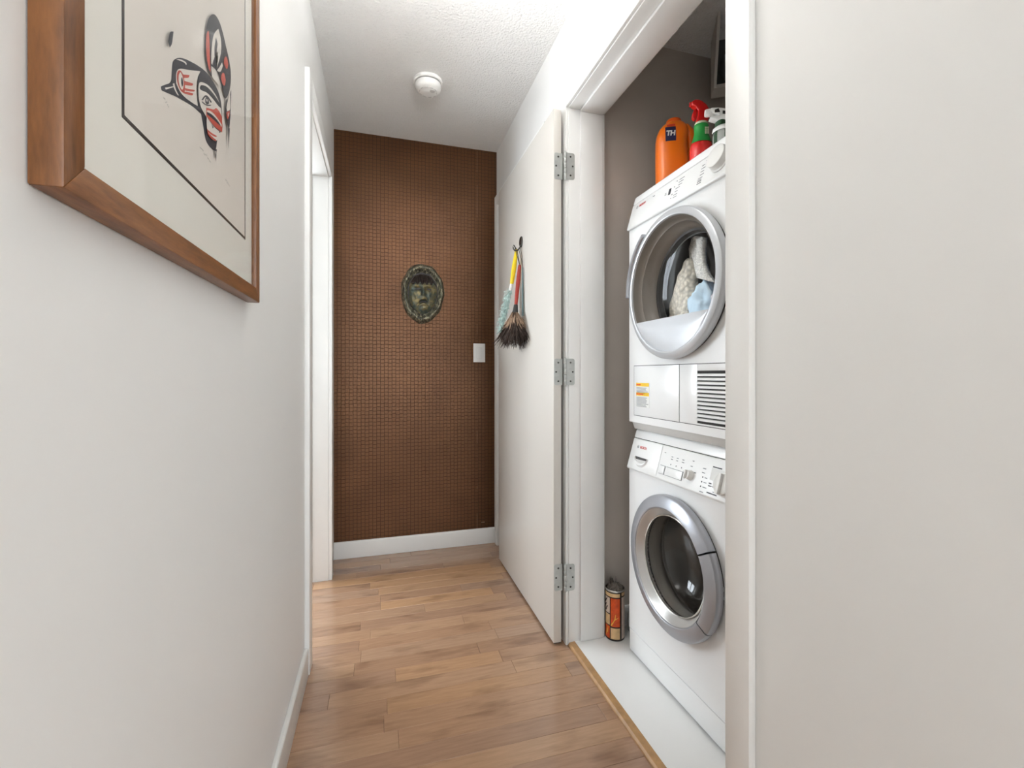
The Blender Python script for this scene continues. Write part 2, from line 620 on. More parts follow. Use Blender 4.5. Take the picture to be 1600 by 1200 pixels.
wall('wall_living_inner', 'wall_paint', 'off-white wall between living room and closet', (XW + .1, 2.7, -.23, -.15, 0, H))
for nm, lab, args in (('window_1', 'white framed window added behind the photographer for fill light', ('y', -2.6, -.15, 2.15, .5, 2.2)),
                      ('window_2', 'white framed window of the room on the left', ('x', -1.7, 2.38, 3.32, .85, 2.05))):
    ax, p, a, b, z0, z1 = args
    if ax == 'y':
        w = struct(thing(nm, ((a + b) / 2, p, z0), None, None), lab)
        for q in ((a, a + .05, p - .04, p + .04, z0, z1), (b - .05, b, p - .04, p + .04, z0, z1), (a + .05, b - .05, p - .04, p + .04, z0, z0 + .05),
                  (a + .05, b - .05, p - .04, p + .04, z1 - .05, z1), ((a + b) / 2 - .025, (a + b) / 2 + .025, p - .03, p + .03, z0 + .05, z1 - .05)):
            bx('window_frame', 'trim_paint', w, *q)
    else:
        w = struct(thing(nm, (p, (a + b) / 2, z0), None, None), lab)
        for q in ((p - .04, p + .04, a, a + .05, z0, z1), (p - .04, p + .04, b - .05, b, z0, z1), (p - .04, p + .04, a + .05, b - .05, z0, z0 + .05),
                  (p - .04, p + .04, a + .05, b - .05, z1 - .05, z1), (p - .03, p + .03, (a + b) / 2 - .025, (a + b) / 2 + .025, z0 + .05, z1 - .05)):
            bx('window_frame', 'trim_paint', w, *q)

# worn edge of the wallpaper seam
for z0, z1 in ((.10, .19), (.34, .36), (.62, .70), (1.30, 1.36), (1.47, 1.49), (1.74, 1.90), (2.02, 2.22), (2.30, 2.43)):
    bx('seam_scuff', 'paper_scuff', wb, .5725, .5739, YB - .0008, YB + .001, z0, z1)
bx('seam_scuff', 'paper_scuff', wb, .600, .622, YB - .0009, YB + .001, .128, .133)
# closet floor and wooden threshold strip
struct(MB().box(.722, XW, .76, YC, 0, .012).build('floor_closet', 'white_floor'), 'glossy white floor board of the laundry closet')
struct(MB().prism([(.696, YD0, 0), (.7225, YD0, 0), (.7225, YD0, .0135), (.701, YD0, .0125), (.696, YD0, .006)], (0, YD1 - YD0, 0)).build('trim_threshold', 'oak_strip'),
       'bare golden wood strip edging the closet floor')

# baseboards
def baseboard(name, label, pts, vec):
    return struct(MB().prism(pts, vec, .0025).build(name, 'trim_paint', smooth=35), label)
baseboard('baseboard_left', 'white baseboard along the left wall', [(XL, -2.5, 0), (XL + .014, -2.5, 0), (XL + .014, -2.5, .092), (XL + .009, -2.5, .097), (XL, -2.5, .097)], (0, 2.5 + 1.695, 0))
baseboard('baseboard_back', 'white baseboard below the brown wallpaper', [(XL, YB, 0), (XL, YB - .014, 0), (XL, YB - .014, .09), (XL, YB - .009, .096), (XL, YB, .096)], (XR - XL, 0, 0))
baseboard('baseboard_right', 'white baseboard along the near right wall', [(XR, -.14, 0), (XR - .014, -.14, 0), (XR - .014, -.14, .092), (XR - .009, -.14, .097), (XR, -.14, .097)], (0, .14 + .695, 0))
baseboard('baseboard_closet', 'white baseboard inside the closet beside the can', [(.86, YC, .012), (.86, YC - .012, .012), (.86, YC - .012, .09), (.86, YC - .007, .096), (.86, YC, .096)], (.62, 0, 0))

# closet opening: jambs, stops, casing
t1 = struct(thing('trim_1', (XR, 1.2, 0), None, None), 'white jamb and casing around the closet opening')
CF = .681          # casing face
bx('jamb', 'trim_paint', t1, XR, .838, YD1, YD1 + .016, .0, ZT + .016, .0012)
bx('jamb', 'trim_paint', t1, XR, .838, YD0 - .016, YD0, .0, ZT + .016, .0012)
bx('head_jamb', 'trim_paint', t1, XR, .838, YD0, YD1, ZT, ZT + .016, .0012)
bx('door_stop', 'trim_paint', t1, .744, .838, YD1 - .010, YD1, .013, ZT - .010, .002)
bx('door_stop', 'trim_paint', t1, .744, .838, YD0, YD0 + .010, .013, ZT - .010, .002)
bx('door_stop', 'trim_paint', t1, .744, .838, YD0, YD1, ZT - .010, ZT, .002)
bx('casing', 'trim_paint', t1, .6875, XR, YD1 + .004, YD1 + .067, 0, ZT + .067, .002)
bx('casing', 'trim_paint', t1, CF, XR, YD0 - .068, YD0 - .005, 0, ZT + .067, .0025, 2)
bx('head_casing', 'trim_paint', t1, .6875, XR, YD0 - .004, YD1 + .004, ZT + .005, ZT + .067, .002)
bx('inner_casing', 'trim_paint', t1, .838, .850, YD1 - .003, YD1 + .046, .012, ZT + .06, .002)
bx('inner_casing', 'trim_paint', t1, .838, .850, YD0 - .008, YD0 + .003, .012, ZT + .06, .002)
bx('inner_casing', 'trim_paint', t1, .838, .850, YD0 - .006, YD1 + .046, ZT - .003, ZT + .06, .002)

# doorway in the left wall
t2 = struct(thing('trim_2', (XL, 2.1, 0), None, None), 'white jamb and casing of the doorway in the left wall')
XLo = XL - TW
bx('jamb', 'trim_paint', t2, XLo, XL, LD1, LD1 + .012, 0, LZ + .012, .001)
bx('jamb', 'trim_paint', t2, XLo, XL, LD0 - .012, LD0, 0, LZ + .012, .001)
bx('head_jamb', 'trim_paint', t2, XLo, XL, LD0, LD1, LZ, LZ + .012, .001)
bx('door_stop', 'trim_paint', t2, XLo, XLo + .04, LD1 - .010, LD1, 0, LZ, .001)
bx('casing', 'trim_paint', t2, XL, XL + .017, LD1 + .002, LD1 + .066, 0, LZ + .068, .002)
bx('casing', 'trim_paint', t2, XL, XL + .017, LD0 - .068, LD0 - .003, 0, LZ + .068, .002)
bx('head_casing', 'trim_paint', t2, XL, XL + .017, LD0 - .003, LD1 + .002, LZ + .004, LZ + .068, .002)

# doorway at the far end of the right wall, mostly behind the open closet door
t3 = struct(thing('trim_3', (XR, 2.3, 0), None, None), 'white jamb and casing of the far right doorway')
bx('jamb', 'trim_paint', t3, XR, XR + TW, RD1, RD1 + .012, 0, RZ + .012, .001)
bx('jamb', 'trim_paint', t3, XR, XR + TW, RD0 - .012, RD0, 0, RZ + .012, .001)
bx('head_jamb', 'trim_paint', t3, XR, XR + TW, RD0, RD1, RZ, RZ + .012, .001)
bx('casing', 'trim_paint', t3, XR - .016, XR, RD1 + .003, RD1 + .062, 0, RZ + .066, .002)
bx('casing', 'trim_paint', t3, XR - .016, XR, RD0 - .066, RD0 - .003, 0, RZ + .066, .002)
bx('head_casing', 'trim_paint', t3, XR - .016, XR, RD0 - .003, RD1 + .003, RZ + .004, RZ + .066, .002)
d2 = struct(thing('door_2', (XR + .09, 2.28, 0), None, None), 'unseen white door shut in the far right doorway')
bx('door_slab', 'door_paint', d2, XR + .075, XR + .11, RD0 + .002, RD1 - .002, .008, RZ - .002, .002)  # unseen slab, shut to keep light out of the gap behind the closet door
MB().lathe((XR + .075, RD0 + .07, 1.0), (-1, 0, 0), [(0, 0), (.025, 0), (.025, .006), (.010, .01), (.010, .03), (.024, .042), (.026, .055), (.018, .066), (0, .068)], 24).build('door_knob', 'hinge_metal', d2, smooth=40)

# the open closet door, folded right back along the wall
DX, DY0, DY1 = .6395, 1.612, 2.443
d1 = struct(thing('door_1', (.66, 1.62, 0), None, None), 'white closet door swung fully open against the right wall')
slab = bx('door_slab', 'door_paint', d1, DX, DX + .033, DY0, DY1, .012, 2.074, .0022, 2)
bx('door_edge_strip', 'seam_dark', slab, DX + .003, DX + .030, DY0 + .002, DY1 - .002, .0085, .0125)
MB().lathe((DX, DY1 - .07, 1.0), (-1, 0, 0), [(0, 0), (.024, 0), (.024, .005), (.009, .008), (.009, .03), (.02, .04), (.022, .05), (.014, .058), (0, .06)], 20)\
    .bm.free()
def hinge(zc):
    hh = .051
    k = MB()
    ky, kx = 1.5975, .6825
    n = 5
    for i in range(n):
        a = zc - hh + i * 2 * hh / n + .0006
        b = zc - hh + (i + 1) * 2 * hh / n - .0006
        k.lathe((kx, ky, 0), (0, 0, 1), [(0, a), (.0052, a), (.0058, a + .001), (.0058, b - .001), (.0052, b), (0, b)], 16)
    k.lathe((kx, ky, 0), (0, 0, 1), [(0, zc + hh), (.0045, zc + hh), (.003, zc + hh + .004), (0, zc + hh + .005)], 12)
    k.lathe((kx, ky, 0), (0, 0, 1), [(0, zc - hh - .004), (.003, zc - hh - .004), (.0045, zc - hh), (0, zc - hh)], 12)
    h = k.build('hinge', 'hinge_metal', d1, smooth=40)
    def leaf(x0, x1, y, free_right):
        pts = []
        r = .008
        def arc(cx, cz, a0):
            return [(cx + r * math.cos(a0 + t * math.pi / 8), cz + r * math.sin(a0 + t * math.pi / 8)) for t in range(5)]
        if free_right:
            o = [(x0, zc - hh)] + arc(x1 - r, zc - hh + r, -math.pi / 2) + arc(x1 - r, zc + hh - r, 0) + [(x0, zc + hh)]
            hx = (x1 - .017, x1 - .008)
        else:
            o = [(x1, zc + hh)] + arc(x0 + r, zc + hh - r, math.pi / 2) + arc(x0 + r, zc - hh + r, math.pi) + [(x1, zc - hh)]
            hx = (x0 + .017, x0 + .008)
        MB().prism([(a, y, b) for a, b in o], (0, -.0024, 0)).build('leaf', 'hinge_metal', h)
        for sx, sz in ((hx[0], -.036), (hx[1], 0), (hx[0], .036)):
            MB().lathe((sx, y - .0022, zc + sz), (0, -1, 0), [(0, .0003), (.0026, .0003), (.0036, .0012), (.0036, 0)], 12).build('screw', 'screw_dark', h, smooth=40)
    leaf(DX + .002, .6755, DY0 + .0006, False)       # on the edge of the door
    leaf(.6875, .7215, YD1 + .0006, True)            # on the jamb
for z in (1.853, 1.058, .264):
    hinge(z)

# hall ceiling lamp (out of frame above) and living-room ceiling lamp
def ceiling_lamp(loc, label, mat):
    t = thing('ceiling_lamp', loc, label, 'lamp', 'bowl ceiling lamps')
    x, y, z = loc
    MB().lathe((x, y, z), (0, 0, -1), [(0, 0), (.065, 0), (.065, .012), (.050, .022), (.009, .026), (.009, .255), (0, .255)], 32).build('stem', 'plastic_white', t, smooth=40)
    MB().lathe((x, y, z), (0, 0, -1), [(.168, .285), (.170, .290), (.160, .325), (.128, .360), (.075, .382), (0, .390), (0, .386), (.073, .378), (.125, .356), (.156, .322), (.165, .288), (.168, .285)], 48).build('bowl', mat[1], t, smooth=50)
    for k in range(3):
        a = 2.1 * k + .4
        c = (x + .07 * math.cos(a), y + .07 * math.sin(a), z - .315)
        MB().lathe(c, (0, 0, 1), [(.030 * math.sin(math.pi * q / 12), -.030 * math.cos(math.pi * q / 12)) for q in range(13)], 18).build('bulb', mat[0], t, smooth=60)
emit('lit_bulb_hall', (.955, .975, 1.0), LAMP_HALL)
emit('lit_bowl_hall', (1, .98, .95), BOWL_HALL)
emit('lit_bulb_room', (.955, .975, 1.0), LAMP_ROOM)
emit('lit_bowl_room', (1, .98, .95), BOWL_HALL)
ceiling_lamp((.22, 1.08, H), 'white glass bowl lamp hanging from the hall ceiling', ('lit_bulb_hall', 'lit_bowl_hall'))
ceiling_lamp((1.0, -.9, H), 'white glass bowl lamp hanging from the living room ceiling', ('lit_bulb_room', 'lit_bowl_room'))

# =================================================================== WASHER AND DRYER
YF, YN, XBK = 1.485, .887, 1.49        # far side, near side, back of both machines
BX = .893                               # front sheet

def plate_hole(m, x, th, y0, y1, z0, z1, cy, cz, r, seg=72):
    """front sheet with a round hole"""
    angs = sorted(set([2 * math.pi * k / seg for k in range(seg)] + [math.atan2(z - cz, y - cy) % (2 * math.pi) for y in (y0, y1) for z in (z0, z1)]))
    def outer(a):
        ca, sa = math.cos(a), math.sin(a)
        t = 1e9
        if ca > 1e-9: t = min(t, (y1 - cy) / ca)
        if ca < -1e-9: t = min(t, (y0 - cy) / ca)
        if sa > 1e-9: t = min(t, (z1 - cz) / sa)
        if sa < -1e-9: t = min(t, (z0 - cz) / sa)
        return cy + t * ca, cz + t * sa
    I = [(cy + r * math.cos(a), cz + r * math.sin(a)) for a in angs]
    O = [outer(a) for a in angs]
    loops = []
    for (pts, xx) in ((I, x), (O, x), (O, x + th), (I, x + th)):
        loops.append([m.bm.verts.new((xx, p[0], p[1])) for p in pts])
    n = len(angs)
    fs = []
    for A, B in ((0, 1), (1, 2), (2, 3), (3, 0)):
        for k in range(n):
            fs.append(m.bm.faces.new((loops[A][k], loops[A][(k + 1) % n], loops[B][(k + 1) % n], loops[B][k])))
    bmesh.ops.recalc_face_normals(m.bm, faces=fs)

class Slope:
    """the tilted control fascia: y along the machine, z height, small offset outward"""
    def __init__(s, xa, za, xb, zb):
        s.a = (xa, za); s.b = (xb, zb)
        d = Vector((xb - xa, 0, zb - za))
        s.up = d.normalized()
        s.n = Vector((-s.up.z, 0, s.up.x))
    def p(s, y, z, off=0.):
        t = (z - s.a[1]) / (s.b[1] - s.a[1])
        return Vector((s.a[0] + t * (s.b[0] - s.a[0]), y, z)) + s.n * off
    def rect(s, m, y0, y1, z0, z1, h=.0004, bev=0.):
        m.prism([s.p(y0, z0), s.p(y1, z0), s.p(y1, z1), s.p(y0, z1)], s.n * h, bev)

def machine_shell(root, z0, z1, cy, cz, r):
    m = MB()
    plate_hole(m, BX, .012, YN, YF, z0, z1, cy, cz, r)
    for q in ((BX + .012, XBK, YF - .004, YF, z0, z1), (BX + .012, XBK, YN, YN + .004, z0, z1), (BX + .012, XBK, YN + .004, YF - .004, z0, z0 + .004), (XBK - .004, XBK, YN + .004, YF - .004, z0 + .004, z1)):
        m.box(*q)
    return m.build('body', 'appliance', root)

def fascia(root, sl, zt, xt, name='control_panel'):
    """sloped panel from sl.a to sl.b, then the lid up to (xt, zt)"""
    (xa, za), (xb, zb) = sl.a, sl.b
    pan = MB().prism([(BX + .02, YN, za - .006), (xa + .002, YN, za - .006), (xa, YN, za), (xb, YN, zb - .0012), (BX + .06, YN, zb - .0012)], (0, YF - YN, 0), .0016).build(name, 'appliance_panel', root, smooth=35)
    MB().box(xb + .006, XBK - .02, YN + .004, YF - .004, zb - .02, zb + .004).build('fascia_back', 'seam_dark', root)
    MB().prism([(xb + .0006, YN, zb + .0012), (xt - .004, YN, zt - .006), (xt + .003, YN, zt), (XBK, YN, zt), (XBK, YN, zb + .0012)], (0, YF - YN, 0), .003, 3).build('lid', 'appliance', root, smooth=40)
    return pan

def knob(root, sl, y, z, r, h, name='knob', mat='plastic_white', grip=True):
    o = sl.p(y, z)
    k = MB().lathe(o, sl.n, [(0, 0), (r * 1.12, 0), (r * 1.12, .003), (r, .005), (r * .94, h - .002), (r * .86, h), (0, h)], 36).build(name, mat, root, smooth=40)
    if grip:
        m = MB()
        e = Vector((0, 1, 0))
        u = sl.up
        q = [o + sl.n * h + e * (-.18 * r) + u * (-.95 * r), o + sl.n * h + e * (.18 * r) + u * (-.95 * r), o + sl.n * h + e * (.18 * r) + u * (.95 * r), o + sl.n * h + e * (-.18 * r) + u * (.95 * r)]
        m.prism(q, sl.n * (h * .5), .001)
        m.build('knob_grip', mat, k, smooth=40)
    return k

def marks(root, sl, rects, mat, name='panel_print'):
    m = MB()
    for r in rects:
        sl.rect(m, *r, h=.0003)
    tag(m.build(name, mat, root), kind='stuff')

def fake_words(y, z, n, rng, w=(.006, .014), h=.0022, gap=.0016, lead=.0052):
    """rows of tiny illegible print: y runs to the right as minus"""
    out = []
    for i in range(n):
        L = rng.uniform(*w)
        out.append((y - L, y, z - i * lead - h, z - i * lead))
    return out

# ---------------------------------------------------------------- washer
wash = thing('washing_machine', (1.19, 1.186, .012), 'white front-loading washer with silver round door, below the dryer', 'washing machine')
WY, WZ = 1.2062, .4527
machine_shell(wash, .106, .708, WY, WZ, .166)
WS = Slope(.8825, .706, .913, .812)
wpan = fascia(wash, WS, .845, .926)
bx('plinth', 'appliance', wash, BX + .001, BX + .018, YN, YF, .024, .1025, .002)
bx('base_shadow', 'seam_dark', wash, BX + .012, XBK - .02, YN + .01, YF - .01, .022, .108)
for x, y in ((.95, YF - .05), (.95, YN + .05), (1.43, YF - .05), (1.43, YN + .05)):
    MB().lathe((x, y, .012), (0, 0, 1), [(0, 0), (.022, 0), (.022, .008), (.012, .012), (.012, .02)], 18).build('foot', 'rubber', wash, smooth=40)
# detergent drawer
drw = MB()
WS.rect(drw, 1.303, YF - .006, .7085, .8095, h=.0012, bev=.0005)
dr = drw.build('detergent_drawer', 'appliance_panel', wash, smooth=35)
cyy, czz, rr = 1.405, .750, .040
half = [(cyy + rr * math.cos(a), czz + .82 * rr * math.sin(a)) for a in [math.pi + math.pi * k / 18 for k in range(19)]]
MB().prism([WS.p(y, z, .0010) for y, z in half], WS.n * .0006).build('grip_recess', 'kit_grey', dr)
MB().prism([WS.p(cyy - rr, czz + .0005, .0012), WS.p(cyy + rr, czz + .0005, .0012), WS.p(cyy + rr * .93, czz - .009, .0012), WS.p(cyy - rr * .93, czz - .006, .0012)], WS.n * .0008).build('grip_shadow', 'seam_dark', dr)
lip = []
for k in range(19):
    a = math.pi + math.pi * k / 18
    wd = .015 * math.sin(math.pi * k / 18) + .001
    lip.append((a, wd))
ringsL = []
for a, wd in lip:
    co, si = math.cos(a), math.sin(a)
    o_, i_ = rr * 1.03, rr - wd
    ringsL.append([WS.p(cyy + o_ * co, czz + .82 * o_ * si, .001), WS.p(cyy + (o_ + i_) / 2 * co, czz + .82 * (o_ + i_) / 2 * si, .0065), WS.p(cyy + i_ * co, czz + .82 * i_ * si, .0040), WS.p(cyy + i_ * co, czz + .82 * i_ * si, .001)])
MB().loft(ringsL).build('grip_lip', 'appliance', dr, smooth=50)
UP = WS.up
RIGHT = Vector((0, -1, 0))
text_mesh('BOSCH', .0125, WS.p(1.408, .784, .0016), RIGHT, UP, .0002, 'brand_lettering', 'print_red', wash, .0003)
lg = WS.p(1.4415, .784, .0014)
m = MB()
m.lathe(lg, WS.n, [(.0052, 0), (.0052, .0004), (.0042, .0004), (.0042, 0)], 20, ref=(0, 1, 0))
m.prism([lg + RIGHT * -.0026 + UP * -.003, lg + RIGHT * -.0016 + UP * -.003, lg + RIGHT * -.0016 + UP * .003, lg + RIGHT * -.0026 + UP * .003], WS.n * .0004)
m.prism([lg + RIGHT * .0016 + UP * -.003, lg + RIGHT * .0026 + UP * -.003, lg + RIGHT * .0026 + UP * .003, lg + RIGHT * .0016 + UP * .003], WS.n * .0004)
m.prism([lg + RIGHT * -.0016 + UP * -.0006, lg + RIGHT * .0016 + UP * -.0006, lg + RIGHT * .0016 + UP * .0006, lg + RIGHT * -.0016 + UP * .0006], WS.n * .0004)
m.build('emblem', 'print_grey', wash)
marks(wash, WS, [(1.347, 1.360, .7825, .7855)], 'print_dark')
for y0, y1 in ((1.265, 1.291), (1.176, 1.259)):
    b = MB(); WS.rect(b, y0 - .0012, y1 + .0012, .7208, .7482, h=.0005); b.build('button_gap', 'print_grey', wash)
    b = MB(); WS.rect(b, y0, y1, .722, .747, h=.0035, bev=.0008); b.build('button', 'appliance_panel', wash, smooth=35)
rg = random.Random(4)
rects = fake_words(1.286, .790, 1, rg)
for y in (1.247, 1.220, 1.193):
    rects += fake_words(y, .783, 2, rg, (.008, .012), lead=.0075)
rects += fake_words(1.146, .788, 1, rg, (.005, .008)) + fake_words(1.150, .772, 1, rg, (.006, .01)) + fake_words(1.176, .752, 1, rg, (.005, .007)) + fake_words(1.128, .757, 1, rg, (.006, .008))
rects += fake_words(1.097, .776, 2, rg, (.012, .016), lead=.012) + fake_words(1.082, .752, 3, rg, (.010, .016), lead=.013) + fake_words(1.09, .712, 1, rg, (.012, .016))
rects += fake_words(1.050, .752, 1, rg) + fake_words(1.052, .735, 1, rg) + fake_words(1.040, .722, 2, rg)
marks(wash, WS, rects, 'print_grey')
rects = fake_words(1.060, .788, 1, rg, (.034, .036), .003) + fake_words(1.062, .742, 2, rg, (.008, .012), .0028, lead=.007) + fake_words(1.062, .7165, 1, rg, (.038, .04), .003)
for y in (1.243, 1.2165, 1.190):
    rects.append((y - .003, y, .756, .760))
for z in (.753, .740, .727):
    rects.append((1.088, 1.092, z - .004, z))
marks(wash, WS, rects, 'print_dark')
b = MB(); WS.rect(b, .94, 1.062, .750, .783, h=.0004); b.build('programme_field', 'sticker_white', wash)
knob(wash, WS, 1.143, .745, .014, .016)
knob(wash, WS, 1.0, .748, .030, .018)
# door
def arc_ring(root, name, mat, cy, cz, prof, a0, a1, seg=60):
    return MB().lathe((BX, cy, cz), (-1, 0, 0), prof, seg, ref=(0, 0, 1), a0=math.radians(a0), a1=math.radians(a1), cap=True).build(name, mat, root, smooth=27)
wdoor = thing('door', (0, 0, 0), None, None)
wdoor.parent = wash
wdoor.location = Vector((BX, WY, WZ)) - wash.location
prof = [(.205, .004), (.2110, .008), (.2145, .016), (.2145, .028), (.2125, .0330), (.2085, .0362), (.1770, .0430), (.1735, .0415), (.172, .0385), (.172, .004)]
arc_ring(wdoor, 'door_ring', 'silver_paint', WY, WZ, prof, -58.6, 234.4, 90)
arc_ring(wdoor, 'handle', 'silver_paint', WY, WZ, [(.204, .006), (.2125, .010), (.2165, .018), (.2165, .030), (.2140, .0355), (.2090, .0390), (.1800, .0455), (.1775, .0440), (.1775, .006)], -123.2, -60.2, 24)
arc_ring(wdoor, 'handle_seat', 'rubber', WY, WZ, [(.200, .006), (.200, .020), (.1745, .040), (.172, .0385), (.172, .004)], -124, -59.4, 24)
MB().lathe((BX, WY, WZ), (-1, 0, 0), [(.172, .0392), (.169, .0380), (.156, .0165), (.152, .0145), (.152, .004)], 90).build('inner_bevel', 'silver_bevel', wdoor, smooth=38)
MB().lathe((BX, WY, WZ), (-1, 0, 0), [(.153, .0150), (.149, .0160), (.1455, .010), (.140, -.030), (.125, -.062), (.110, -.075), (.060, -.092), (0, -.096)], 72).build('glass_bowl', 'smoked_glass', wdoor, smooth=60)
MB().lathe((BX, WY, WZ), (-1, 0, 0), [(.1510, .0165), (.1495, .0195), (.1470, .0185), (.1465, .0150), (.1490, .0140)], 72).build('glass_glint_ring', 'can_rim', wdoor, smooth=60)  # added bright ring imitating reflections at the glass edge
MB().lathe((BX, WY, WZ), (-1, 0, 0), [(.204, .0), (.204, .006), (.152, .006), (.152, .0)], 72).build('dark_gap_ring', 'rubber', wdoor, smooth=40)
MB().lathe((BX, WY, WZ), (1, 0, 0), [(.166, .0), (.158, .012), (.150, .035), (.158, .055), (.172, .06), (.172, .075)], 60).build('gasket', 'gasket_grey', wash, smooth=60)
drum = MB().lathe((BX, WY, WZ), (1, 0, 0), [(.172, .075), (.215, .082), (.232, .10), (.232, .40), (.20, .42), (.05, .41), (0, .41)], 60).build('drum', 'drum_steel', wash, smooth=40)
for k in range(3):
    a = math.radians(20 + 120 * k)
    c0 = Vector((BX, WY + .225 * math.cos(a), WZ + .225 * math.sin(a)))
    inn = Vector((0, -math.cos(a), -math.sin(a)))
    tg = Vector((0, -math.sin(a), math.cos(a)))
    MB().prism([c0 + Vector((.13, 0, 0)) + tg * -.03, c0 + Vector((.13, 0, 0)) + tg * .03, c0 + Vector((.13, 0, 0)) + inn * .05], (.24, 0, 0), .004).build('paddle', 'drum_steel', drum, smooth=40)
# door latch beside the handle
lt = bx('latch_plate', 'appliance_panel', wash, BX - .003, BX, .990, 1.034, .438, .472, .001)
bx('latch_slot', 'slot_dark', lt, BX - .0036, BX - .0028, 1.000, 1.008, .447, .461)

# ---------------------------------------------------------------- stacking kit + dryer
kit = tag(MB().prism([(.912, YN + .004, .846), (1.48, YN + .004, .846), (1.48, YN + .004, .8725), (.902, YN + .004, .8725)], (0, YF - YN - .008, 0), .002).build('stacking_kit', 'kit_grey', origin=None, smooth=35),
          'pale grey stacking bracket between washer and dryer', 'bracket')
dry = thing('tumble_dryer', (1.19, 1.186, .873), 'white vented tumble dryer full of laundry, stacked on the washer', 'dryer')
TY, TZ = 1.203, 1.3288
machine_shell(dry, .8735, 1.590, TY, TZ, .200)
DS = Slope(.8825, 1.589, .908, 1.679)
fascia(dry, DS, 1.714, .921)
UP = DS.up
text_mesh('BOSCH', .012, DS.p(1.412, 1.660, .0006), RIGHT, UP, .0002, 'brand_lettering', 'print_red', dry, .0003)
lg = DS.p(1.4455, 1.660, .0004)
MB().lathe(lg, DS.n, [(.0052, 0), (.0052, .0004), (.0042, .0004), (.0042, 0)], 20, ref=(0, 1, 0)).build('emblem', 'print_grey', dry)
marks(dry, DS, [(1.338, 1.350, 1.661, 1.664)], 'print_grey')
knob(dry, DS, 1.018, 1.640, .034, .024, grip=False)
bt = MB(); DS.rect(bt, 1.240, 1.250, 1.628, 1.648, h=.002, bev=.0006); bt.build('button', 'print_dark', dry)
rects = fake_words(1.272, 1.642, 2, rg, (.008, .012)) + fake_words(1.205, 1.662, 3, rg, (.016, .03), lead=.009) + fake_words(1.215, 1.636, 2, rg, (.012, .03), lead=.010) + fake_words(1.218, 1.616, 2, rg, (.006, .02), lead=.008)
rects += fake_words(1.085, 1.668, 1, rg, (.028, .03)) + fake_words(1.10, 1.658, 4, rg, (.010, .018), lead=.0095) + fake_words(1.105, 1.620, 2, rg, (.012, .02))
marks(dry, DS, rects, 'print_grey')
marks(dry, DS, fake_words(1.105, 1.610, 2, rg, (.016, .02), lead=.006) + [(1.215, 1.219, 1.6605, 1.663), (1.222, 1.226, 1.644, 1.647), (1.226, 1.230, 1.620, 1.624), (1.228, 1.232, 1.6085, 1.611)], 'print_dark')
# lower flap with the vent louvres
fl = bx('service_flap', 'appliance', dry, BX - .002, BX + .001, 1.1925, 1.449, .9005, 1.0785, .0006)
bx('flap_seam', 'seam_dark', dry, BX - .0004, BX, .900, 1.4525, .8985, 1.0805)
fr = bx('vent_flap', 'appliance', dry, BX - .002, BX + .001, 1.1085, 1.1895, .9005, 1.0785, .0006)
bx('vent_flap', 'appliance', dry, BX - .002, BX + .001, .900, 1.1085, 1.0590, 1.0785, .0006)
bx('vent_flap', 'appliance', dry, BX - .002, BX + .001, .900, 1.1085, .9005, .9055, .0006)
bx('vent_flap', 'appliance', dry, BX - .002, BX + .001, .900, .908, .9055, 1.0590, .0006)
bx('vent_recess', 'slot_dark', dry, BX - .0009, BX + .001, .908, 1.1085, .9055, 1.0590)
ns = 13
pitch = (1.0590 - .9055) / ns
for k in range(ns - 1):
    z = .9055 + pitch * (k + 1)
    MB().prism([(BX - .0006, .908, z - .0034), (BX - .0006, .908, z + .0040), (BX - .0052, .908, z + .0024), (BX - .0052, .908, z - .0040)], (0, .2005, 0)).build('louvre', 'appliance', dry)
st = bx('warning_sticker', 'sticker_white', dry, BX - .0024, BX - .0019, 1.352, 1.436, .932, 1.020)
for z0, z1 in ((1.006, 1.018), (.972, .984)):
    bx('sticker_header', 'sticker_yellow', st, BX - .0027, BX - .0023, 1.354, 1.434, z0, z1)
sm = MB()
for z0, n in ((1.0015, 6), (.9665, 8)):
    for i in range(n):
        L = rg.uniform(.055, .074)
        sm.box(BX - .0027, BX - .0023, 1.432 - L, 1.432, z0 - i * .0044 - .0018, z0 - i * .0044)
tag(sm.build('sticker_print', 'print_grey', st), kind='stuff')
sm = MB()
sm.box(BX - .0030, BX - .0026, 1.405, 1.432, 1.0095, 1.0145)
sm.box(BX - .0030, BX - .0026, 1.388, 1.432, .9755, .9805)
tag(sm.build('sticker_heading', 'can_orange', st), kind='stuff')
# door
ddoor = thing('door', (0, 0, 0), None, None)
ddoor.parent = dry
ddoor.location = Vector((BX, TY, TZ)) - dry.location
MB().lathe((BX, TY, TZ), (-1, 0, 0), [(.226, 0), (.226, .008), (.205, .008), (.205, 0)], 72).build('dark_gap_ring', 'rubber', ddoor, smooth=40)  # shadow gap behind the door, put in as a dark ring
MB().lathe((BX, TY, TZ), (-1, 0, 0), [(.2215, .008), (.2300, .009), (.2325, .015), (.2325, .026), (.2295, .0325), (.2260, .0350), (.2125, .0375), (.2095, .0365), (.2075, .030)], 96).build('door_ring', 'silver_light', ddoor, smooth=27)
CH = 1.2275                                  # chord where the window ends
ph = math.acos((CH - TZ) / .2075)
MB().lathe((BX, TY, TZ), (-1, 0, 0), [(.2075, .030), (.203, .014), (.196, .004), (.193, .003), (.184, -.022), (.182, -.023), (.176, -.046)], 72, ref=(0, 0, 1), a0=-ph, a1=ph).build('window_liner', 'dryer_liner', ddoor, smooth=50)
MB().lathe((BX, TY, TZ), (-1, 0, 0), [(.177, -.044), (.170, -.046), (.166, -.062), (.162, -.063)], 72, ref=(0, 0, 1), a0=-ph, a1=ph).build('window_seal', 'rubber', ddoor, smooth=50)
seg_pts = []
N = 40
